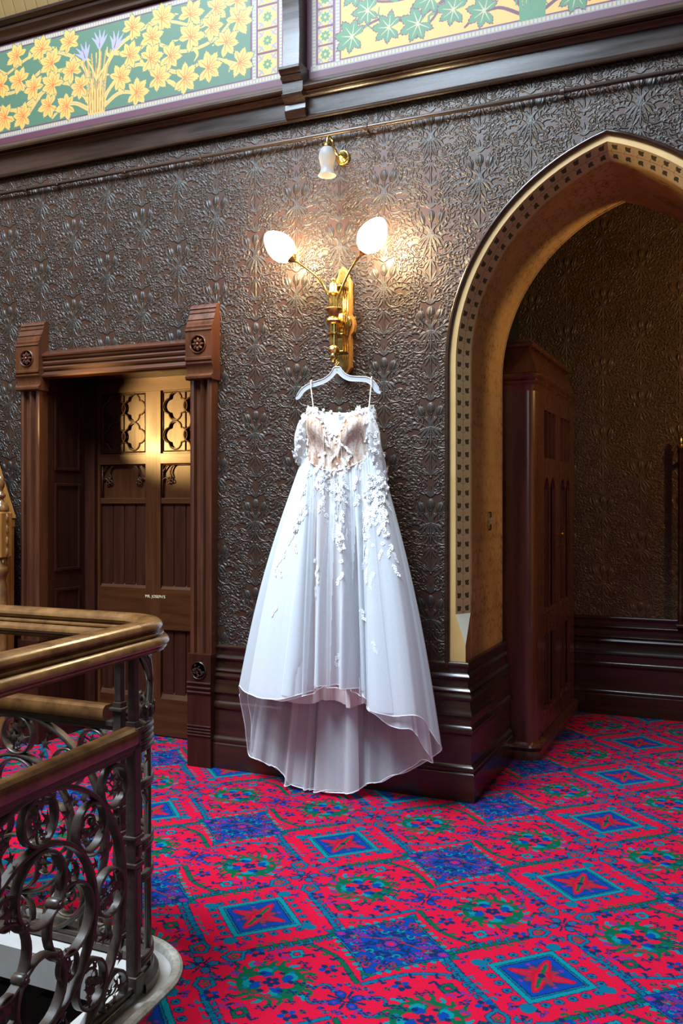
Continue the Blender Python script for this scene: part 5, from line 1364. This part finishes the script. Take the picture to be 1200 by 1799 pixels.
# the inner net hangs lower on the right
r2=[(x,y,(z-.055*min(max((x+1.66)/.2,0),1) if z>.3 else z)) for x,y,z in r2]
inner=skirt(r2,.93,seed=4,fine=.004,deep=.75,yb=4.30); 
mi_=MB(); nc_=len(inner[0]); zi=zones(nc_,r2,10)
for j in range(len(inner)-1):
    for i in range(nc_):
        a,b,c,d=inner[j][i],inner[j][(i+1)%nc_],inner[j+1][(i+1)%nc_],inner[j+1][i]
        xm=a.x+D0.x
        if a.y<0 and (-1.965<xm<-1.885 or -1.86<xm<-1.79 or -1.745<xm<-1.70): continue
        mi_.add([a,b,c,d],[(0,1,2,3)],1 if zi[i]==2 else 0)
me_=mi_.mesh('inner_tulle',[M_tulle2,M_back2]); bm_=bmesh.new(); bm_.from_mesh(me_); bmesh.ops.remove_doubles(bm_,verts=bm_.verts,dist=1e-5); bmesh.ops.recalc_face_normals(bm_,faces=bm_.faces); bm_.to_mesh(me_); bm_.free()
me_.polygons.foreach_set('use_smooth',[True]*len(me_.polygons)); link('inner_tulle',me_,dress)
# the two longest panels of the train hang straight down the middle of the back
for xs,hz,yy in (((-2.185,-2.032),(.030,.020),4.19),((-2.008,-1.758),(.016,.040),4.175)):
    rows=[]
    for j in range(21):
        v=j/20; row=[]
        for i in range(31):
            t=i/30; x=xs[0]+(xs[1]-xs[0])*t; xt=-1.868+(x+1.868)*(.45+.55*v**.8); z=1.60+(hz[0]+(hz[1]-hz[0])*t+.006*math.sin(t*9+xs[0]*7)-1.60)*v
            y=yy+.075*(1-v)-.022*v*math.sin(t*PI*2.5+.6)-.010*v*math.sin(t*17+xs[0]*9)+.028*v*(abs(2*t-1)**6)
            row.append(Vector((xt,y,z))-D0)
        rows.append(row)
    MB().grid(rows).build('train_panel',M_train,dress,smooth=True)
    MB().tube(rows[-1],.0018,5).build('hem_edge',M_thread,dress,smooth=True)
hemtube(inner,.0018).build('hem_edge',M_thread,dress,smooth=True)
r3=[]
for i,(x,y,z) in enumerate(ring):
    f=min(max((4.25-y)/.25,0),1); a=2*PI*i/len(ring)
    xx=-1.86+(x+1.86)*.80; r3.append((xx,4.18+(y-4.18)*.55,(.495 if z>.30 else .50)+.012*math.sin(5*a)))
lin=skirt(r3,.86,nv=18,seed=9,fine=.003,per=5,deep=.5,yb=4.27); MB().grid(lin,closed_u=True).build('lining',M_lining,dress,smooth=True)

# bodice: sweetheart front with boned cups, lower back panel
def bod_front(u,v):
    """u -1..1 across, v 0 waist..1 neckline"""
    a=u*PI/2
    half=.196-.022*v+.015*math.sin(PI*v)*.6
    top=1.995-.040*(1-abs(u))-.115*math.exp(-(u/.24)**2)-.012*math.exp(-((abs(u)-1)/.2)**2)
    if u>0: top-=.018
    bot=1.652+.080*abs(math.sin(a))**1.6
    z=bot+(top-bot)*v
    x=-1.868+half*math.sin(a); y=4.215-(.092+.004*v)*math.cos(a)
    for cx in (-.42,.42):
        y-=.045*math.exp(-((u-cx)/.30)**2-((v-.72)/.24)**2)
    y+=.016*math.exp(-(u/.15)**2)*math.exp(-((v-.8)/.3)**2)
    return Vector((x,y,z))-D0
NU,NV=40,26
rows=[[bod_front(-1+2*i/NU,j/NV) for i in range(NU+1)] for j in range(NV+1)]
MB().grid(rows).build('bodice_front',M_bodice,dress,smooth=True)
def bod_back(u,v):
    a=u*PI/2; half=.196-.022*v+.009*math.sin(PI*v)
    top=1.985-.020*math.cos(u*PI/2)-.006*u; bot=1.652+.080*abs(math.sin(a))**1.6+.07*(1+math.cos(a))/2
    return Vector((-1.868+half*math.sin(a),4.215+.088*math.cos(a),bot+(top-bot)*v))-D0
rows=[[bod_back(-1+2*i/24,j/12) for i in range(25)] for j in range(13)]
M_backp=mat('white_satin',(.88,.89,.90),.55)
MB().grid(rows).build('bodice_back',M_backp,dress,smooth=True)
for u in (-.78,-.16,.16,.78):
    MB().tube([bod_front(u,j/10)+Vector((0,-.002,0)) for j in range(11)],.0028,6,squash=.6).build('boning',M_ivory,dress,smooth=True)
MB().tube([bod_front(-1+2*i/30,.0)+Vector((0,-.004,.002)) for i in range(31)],.0035,6).build('waist_seam',M_bodice,dress,smooth=True)
lb=MB().box((-.028,-.0008,-.009),(.028,.0008,.009)); lbo=lb.build('care_label',mat('grey_label',(.30,.33,.37),.7),dress); lbo.location=(-.012,.083,1.937); lbo.rotation_euler=(0,-.12,0)
# hanging loops
for a,b in (((-2.046,HY-.010,2.110),(-2.014,4.195,1.985)),((-1.707,HY-.010,2.090),(-1.706,4.195,1.960))):
    va,vb=Vector(a)-D0,Vector(b)-D0
    zc=2.115-D0.z if a[0]<-1.9 else 2.113-D0.z
    pts=[Vector((va.x,HY-D0.y+.012,zc-.012)),Vector((va.x,HY-D0.y+.012,zc+.018)),Vector((va.x,HY-D0.y+.004,zc+.0225)),Vector((va.x,HY-D0.y-.008,zc+.0215)),Vector((va.x,HY-D0.y-.0135,zc+.014)),Vector((va.x,HY-D0.y-.0135,zc-.02))]+[Vector((va.x,HY-D0.y-.0135,zc-.02)).lerp(vb,i/6) for i in range(1,7)]
    MB().tube(pts,.0032,6,squash=.6).build('hanging_loop',M_ivory,dress,smooth=True)
# draped off-the-shoulder sleeves in gathered net
def sleeve(ctrl, wid, seed):
    P=catmull([Vector(c)-D0 for c in ctrl],8); rnd=random.Random(seed); ph=[rnd.uniform(0,6) for _ in range(4)]; rows=[]
    n=len(P)
    for i,p in enumerate(P):
        t=i/(n-1); r=wid*math.sin(PI*min(max(t*.92+.06,0),1))**.6
        rows.append([p+Vector((r*math.cos(2*PI*k/20)*(1+.22*math.sin(5*2*PI*k/20+ph[0]+t*9)),r*.8*math.sin(2*PI*k/20)*(1+.2*math.sin(4*2*PI*k/20+ph[1]+t*7)),.006*math.sin(6*2*PI*k/20+t*20))) for k in range(20)])
    MB().grid(rows,closed_u=True).build('sleeve',M_net,dress,smooth=True)
    return P
sl1=sleeve([(-2.005,4.19,1.985),(-2.035,4.17,1.93),(-2.062,4.165,1.86),(-2.075,4.17,1.79),(-2.074,4.19,1.72),(-2.055,4.22,1.665)],.034,1)
sl2=sleeve([(-1.712,4.19,1.965),(-1.690,4.17,1.91),(-1.672,4.165,1.84),(-1.663,4.17,1.76),(-1.650,4.19,1.69),(-1.643,4.21,1.62),(-1.652,4.23,1.56)],.036,2)

# lace pieces: rose, leaf sprig, blossom
def petal(mb,M,l,w,cup_=.3,n=3):
    rows=[]
    for i in range(n+1):
        t=i/n; ww=w*math.sin(PI*min(.12+.80*t,1))**.8; rows.append([tuple(M@Vector((l*t,s*ww,cup_*l*(t*t*.6+abs(s)*.18)))) for s in (-1,-.4,.4,1)])
    mb.grid(rows)
def lace_rose():
    mb=MB()
    for k,(n,l,w,c,z) in enumerate(((7,.023,.0085,.30,0),(6,.016,.007,.6,.003),(4,.009,.005,1.0,.005))):
        for i in range(n): petal(mb,Matrix.Translation((0,0,z))@Matrix.Rotation(2*PI*i/n+k*.5,4,'Z')@Matrix.Rotation(-.15*k,4,'Y'),l,w,c)
    return mb.mesh('lace_rose',M_lace,smooth=True)
def lace_sprig(seed):
    mb=MB(); rnd=random.Random(seed)
    q=curve2([(0,.030),(.004,.010),(-.003,-.012),(.003,-.036)],4); mb.tube([(x,y,.0015) for x,y in q],.0013,5)
    for i,(x,y) in enumerate(q[1:-1:2]):
        for m in (1,-1): petal(mb,Matrix.Translation((x,y,.001))@Matrix.Rotation(-PI/2+m*(.75+rnd.uniform(-.25,.25)),4,'Z'),rnd.uniform(.012,.017),.0042,.18)
    petal(mb,Matrix.Translation((.003,-.034,.001))@Matrix.Rotation(-PI/2,4,'Z'),.016,.0045,.15)
    return mb.mesh('lace_sprig',M_lace,smooth=True)
def lace_blossom():
    mb=MB()
    for i in range(5): petal(mb,Matrix.Rotation(2*PI*i/5,4,'Z'),.014,.0068,.22)
    mb.lathe([(.0035,.001),(.003,.004),(.0001,.0055)],6)
    return mb.mesh('lace_blossom',M_lace,smooth=True)
LM={'r':[lace_rose()],'s':[lace_sprig(1),lace_sprig(2),lace_sprig(5)],'b':[lace_blossom()]}
LN_={'r':'lace_rose','s':'lace_sprig','b':'lace_blossom'}
from mathutils.bvhtree import BVHTree
tree=BVHTree.FromPolygons([Vector(p) for p in mbo.v],mbo.f)
LACE=[(-1.911,1.575,'b'),(-1.886,1.647,'s'),(-1.909,1.622,'b'),(-1.915,1.596,'s'),(-1.967,1.611,'b'),(-1.958,1.578,'r'),(-1.951,1.685,'s'),(-1.917,1.62,'r'),(-1.875,1.541,'r'),(-1.916,1.615,'b'),(-1.958,1.614,'b'),(-1.928,1.712,'b'),(-1.919,1.676,'r'),(-1.904,1.637,'r'),(-1.935,1.624,'s'),(-1.95,1.603,'b'),(-1.92,1.516,'s'),(-1.901,1.566,'b'),(-1.838,1.595,'b'),(-1.82,1.665,'b'),(-1.881,1.595,'b'),(-1.877,1.587,'s'),(-1.875,1.541,'s'),(-1.83,1.514,'s'),(-1.868,1.562,'s'),(-1.866,1.648,'b'),(-1.911,1.604,'s'),(-1.878,1.596,'s'),(-1.975,1.563,'s'),(-1.86,1.555,'b'),(-1.803,1.594,'s'),(-1.886,1.573,'b'),(-1.848,1.562,'s'),(-1.816,1.581,'s'),(-1.914,1.493,'s'),(-1.896,1.604,'b'),(-1.922,1.631,'s'),(-1.914,1.526,'b'),(-1.802,1.527,'s'),(-1.857,1.514,'b'),(-1.809,1.651,'s'),(-1.793,1.497,'b'),(-1.794,1.479,'s'),(-1.86,1.415,'s'),(-1.827,1.516,'b'),(-1.822,1.509,'s'),(-1.827,1.45,'s'),(-1.82,1.477,'s'),(-1.816,1.539,'s'),(-1.791,1.449,'b'),(-1.833,1.472,'s'),(-1.825,1.473,'s'),(-1.833,1.524,'s'),(-1.792,1.529,'b'),(-1.872,1.468,'b'),(-1.791,1.466,'b'),(-1.806,1.542,'b'),(-1.825,1.519,'b'),(-1.894,1.39,'s'),(-1.873,1.473,'s'),(-1.877,1.478,'s'),(-1.899,1.43,'b'),(-1.904,1.438,'b'),(-1.896,1.432,'b'),(-1.881,1.446,'b'),(-1.925,1.485,'s'),(-1.865,1.442,'b'),(-1.678,1.625,'r'),(-1.59,1.682,'r'),(-1.627,1.613,'s'),(-1.645,1.604,'b'),(-1.633,1.605,'s'),(-1.609,1.571,'r'),(-1.645,1.643,'b'),(-1.58,1.574,'r'),(-1.64,1.577,'s'),(-1.671,1.593,'b'),(-1.627,1.583,'r'),(-1.61,1.542,'r'),(-1.628,1.606,'s'),(-1.651,1.619,'b'),(-1.629,1.549,'s'),(-1.654,1.582,'r'),(-1.604,1.654,'r'),(-1.623,1.592,'r'),(-1.623,1.615,'s'),(-1.644,1.601,'r'),(-1.65,1.557,'s'),(-1.636,1.574,'b'),(-1.641,1.594,'r'),(-1.635,1.639,'r'),(-1.657,1.525,'s'),(-1.684,1.567,'s'),(-1.655,1.529,'s'),(-1.619,1.499,'r'),(-1.674,1.42,'s'),(-1.668,1.511,'r'),(-1.655,1.461,'s'),(-1.648,1.496,'b'),(-1.629,1.536,'r'),(-1.646,1.553,'s'),(-1.671,1.617,'r'),(-1.677,1.598,'s'),(-1.67,1.582,'r'),(-1.693,1.536,'r'),(-1.637,1.519,'s'),(-1.64,1.514,'b'),(-1.663,1.556,'b'),(-1.676,1.447,'b'),(-1.631,1.574,'r'),(-1.621,1.536,'b'),(-1.611,1.502,'r'),(-1.668,1.525,'r'),(-1.651,1.623,'b'),(-1.697,1.547,'b'),(-1.603,1.564,'b'),(-1.621,1.572,'s'),(-1.609,1.486,'s'),(-1.652,1.574,'s'),(-1.657,1.539,'s'),(-1.583,1.622,'s'),(-1.62,1.599,'s'),(-1.599,1.506,'b'),(-1.598,1.5,'s'),(-1.59,1.562,'s'),(-1.639,1.578,'b'),(-1.61,1.513,'s'),(-1.577,1.568,'s'),(-1.625,1.606,'s'),(-1.597,1.56,'s'),(-1.626,1.534,'b'),(-1.684,1.45,'b'),(-1.673,1.461,'b'),(-1.678,1.465,'s'),(-1.698,1.428,'b'),(-1.668,1.526,'s'),(-1.685,1.43,'s'),(-1.69,1.498,'s'),(-1.646,1.459,'s'),(-1.654,1.485,'s'),(-1.665,1.372,'s'),(-1.665,1.456,'s'),(-1.681,1.393,'s'),(-1.666,1.413,'b'),(-1.658,1.425,'b'),(-1.676,1.324,'b'),(-1.69,1.313,'b'),(-1.698,1.29,'s'),(-1.683,1.337,'b'),(-1.667,1.265,'b'),(-1.663,1.265,'b'),(-1.691,1.363,'b'),(-1.692,1.261,'b'),(-1.664,1.259,'b'),(-1.693,1.374,'s'),(-1.688,1.254,'s'),(-1.684,1.271,'s'),(-1.692,1.264,'s'),(-1.67,1.141,'s'),(-1.661,1.152,'s'),(-1.665,1.241,'s'),(-1.697,1.233,'s'),(-1.701,1.206,'s'),(-1.956,1.609,'b'),(-1.978,1.601,'b'),(-1.956,1.618,'b'),(-1.984,1.626,'b'),(-1.929,1.692,'b'),(-2.004,1.643,'b'),(-2.041,1.624,'s'),(-1.968,1.607,'s'),(-2.012,1.66,'s'),(-1.961,1.602,'b'),(-1.978,1.66,'s'),(-1.977,1.638,'b'),(-1.959,1.673,'s'),(-1.981,1.637,'b'),(-1.98,1.601,'b'),(-1.925,1.686,'b'),(-2.022,1.469,'b'),(-2.038,1.631,'b'),(-1.99,1.585,'s'),(-2.029,1.587,'s'),(-1.987,1.507,'s'),(-2.028,1.546,'b'),(-2.0,1.482,'s'),(-1.99,1.538,'b'),(-1.998,1.528,'s'),(-1.99,1.495,'s'),(-2.016,1.468,'s'),(-2.036,1.477,'s'),(-2.045,1.404,'s'),(-2.012,1.44,'s'),(-2.038,1.541,'s'),(-2.025,1.477,'s'),(-1.917,1.628,'s'),(-1.943,1.604,'s'),(-1.968,1.575,'s'),(-1.952,1.585,'s'),(-1.955,1.612,'b'),(-1.941,1.575,'b'),(-1.955,1.593,'s'),(-1.936,1.632,'b'),(-1.952,1.597,'b'),(-1.932,1.603,'s'),(-1.934,1.578,'b'),(-1.945,1.609,'s'),(-1.922,1.58,'s'),(-1.94,1.617,'s'),(-1.946,1.599,'s'),(-1.948,1.591,'s'),(-1.845,1.602,'b'),(-1.807,1.579,'s'),(-1.84,1.551,'s'),(-1.82,1.543,'b'),(-1.807,1.617,'b'),(-1.851,1.522,'b'),(-1.823,1.687,'b'),(-1.842,1.559,'b'),(-1.862,1.617,'s'),(-1.811,1.575,'s'),(-1.844,1.592,'s'),(-1.845,1.597,'s'),(-1.862,1.587,'b'),(-1.817,1.489,'b'),(-1.861,1.552,'b'),(-1.834,1.594,'b'),(-1.842,1.646,'b'),(-1.82,1.573,'b'),(-1.819,1.564,'b'),(-1.894,1.606,'b'),(-1.747,1.491,'b'),(-1.749,1.605,'s'),(-1.782,1.521,'s'),(-1.801,1.532,'b'),(-1.767,1.529,'b'),(-1.758,1.56,'s'),(-1.766,1.565,'b'),(-1.734,1.518,'s'),(-1.779,1.501,'s'),(-1.73,1.618,'b'),(-1.813,1.537,'b'),(-1.764,1.556,'s'),(-1.699,1.376,'s'),(-1.657,1.414,'b'),(-1.611,1.415,'s'),(-1.673,1.577,'s'),(-1.648,1.454,'s'),(-1.649,1.417,'b'),(-1.703,1.453,'b'),(-1.637,1.51,'s'),(-1.681,1.436,'s'),(-1.639,1.472,'s'),(-1.637,1.468,'b'),(-1.619,1.422,'s'),(-1.626,1.517,'s'),(-1.673,1.516,'b'),(-1.677,1.408,'s'),(-1.661,1.334,'b'),(-1.637,1.481,'s'),(-1.687,1.432,'s'),(-1.654,1.423,'s'),(-1.608,1.485,'b'),(-1.606,1.448,'s'),(-1.591,1.394,'s'),(-1.598,1.438,'s'),(-1.591,1.439,'s'),(-1.595,1.567,'b'),(-1.578,1.501,'b'),(-1.596,1.457,'b'),(-1.611,1.47,'b'),(-1.607,1.467,'s'),(-1.598,1.379,'s'),(-1.589,1.485,'s'),(-1.595,1.427,'b'),(-1.776,1.347,'s'),(-1.799,1.365,'s'),(-1.797,1.44,'s'),(-1.787,1.327,'s'),(-1.804,1.355,'s'),(-1.794,1.435,'s'),(-1.771,1.377,'s'),(-1.784,1.382,'s'),(-1.84,1.338,'s'),(-1.886,1.282,'s'),(-1.852,1.343,'s'),(-1.862,1.386,'s'),(-1.85,1.374,'s'),(-1.854,1.31,'s'),(-1.864,1.338,'s'),(-1.839,1.359,'s'),(-1.84,1.361,'s'),(-1.878,1.348,'s'),(-1.88,1.333,'s'),(-2.043,1.405,'r'),(-2.06,1.362,'r'),(-2.085,1.319,'s'),(-2.056,1.276,'s'),(-2.121,1.252,'s'),(-2.147,1.202,'s'),(-2.177,1.152,'s'),(-2.15,0.956,'s'),(-2.137,1.144,'s'),(-1.936,1.207,'r'),(-1.92,1.165,'s'),(-1.914,1.123,'s'),(-1.929,1.057,'s'),(-1.889,1.407,'s'),(-1.851,1.365,'s'),(-1.839,1.309,'s'),(-1.79,1.321,'r'),(-1.784,1.276,'r'),(-1.78,1.212,'b'),(-1.777,1.136,'s'),(-1.79,1.436,'b'),(-1.814,0.986,'s'),(-1.802,0.958,'s'),(-1.845,0.723,'s'),(-1.833,0.701,'s'),(-1.857,0.708,'s'),(-1.942,0.724,'s'),(-1.692,0.956,'s'),(-1.702,0.922,'s'),(-1.603,0.811,'s'),(-1.576,1.341,'r'),(-1.588,1.299,'b'),(-1.553,1.272,'s'),(-1.532,1.237,'s'),(-1.524,1.177,'s'),(-1.63,1.141,'s'),(-1.639,1.105,'s'),(-1.6,1.382,'s'),(-1.591,1.437,'s'),(-1.636,1.29,'b'),(-1.597,1.252,'s')]
rl=random.Random(21)
def place(kind,p,nrm,roll,s):
    M=Matrix.Translation(p)@nrm.to_track_quat('Z','Y').to_matrix().to_4x4()@Matrix.Rotation(roll,4,'Z')@Matrix.Scale(s,4)
    inst(LN_[kind],rl.choice(LM[kind]),dress,M)
for x,z,k in LACE:
    hit=tree.ray_cast(Vector((x-D0.x,-1.2,z)),Vector((0,1,0)))
    if hit[0] is None: continue
    n=hit[1] if hit[1].y<0 else -hit[1]
    place(k,hit[0]+n*.0015,n,rl.uniform(-.6,.6),rl.uniform(.62,.95) if k!='r' else rl.uniform(.75,.95))
# lace along the neckline, over the bodice and on the sleeves
for i in range(70):
    u=-1+2*i/69; p=bod_front(u,rl.uniform(.93,1.0)); place(rl.choice('bbbs'),p+Vector((rl.uniform(-.004,.004),-.006,rl.uniform(-.006,.008))),Vector((u*.6,-1,.25)).normalized(),rl.uniform(0,6),rl.uniform(.45,.7))
for i in range(11):
    u=-.85+1.7*i/10; p=bod_back(u,1.0); place('b',p+Vector((0,-.004,rl.uniform(-.006,.010))),Vector((0,-1,.2)).normalized(),rl.uniform(0,6),rl.uniform(.45,.65))
for i in range(54):
    u=rl.uniform(-.98,.98); v=rl.uniform(.02,.95)
    if abs(abs(u)-.42)<.25 and .45<v<.9: continue
    p=bod_front(u,v); q=bod_front(u,v+.02)
    place(rl.choice('sbs'),p+Vector((0,-.005,0)),Vector((u*.9,-1,.05)).normalized(),rl.uniform(-.8,.8),rl.uniform(.45,.7))
for i in range(26):
    u=-.96+1.92*i/25; p=bod_front(u,rl.uniform(-.04,.07)); place(rl.choice('sbs'),p+Vector((0,-.006,0)),Vector((u*.9,-1,.05)).normalized(),rl.uniform(-.6,.6),rl.uniform(.45,.7))
for P_,m in ((sl1,-1),(sl2,1)):
    for i in range(58):
        t=rl.random(); p=P_[int(t*(len(P_)-1))]; a=rl.uniform(-PI*.95,.05*PI) if m>0 else rl.uniform(-PI*1.05,0)
        n=Vector((math.cos(a),math.sin(a),rl.uniform(-.3,.3))).normalized(); place(rl.choice('bbbrs'),p+n*.032,n,rl.uniform(0,6),rl.uniform(.5,.85))
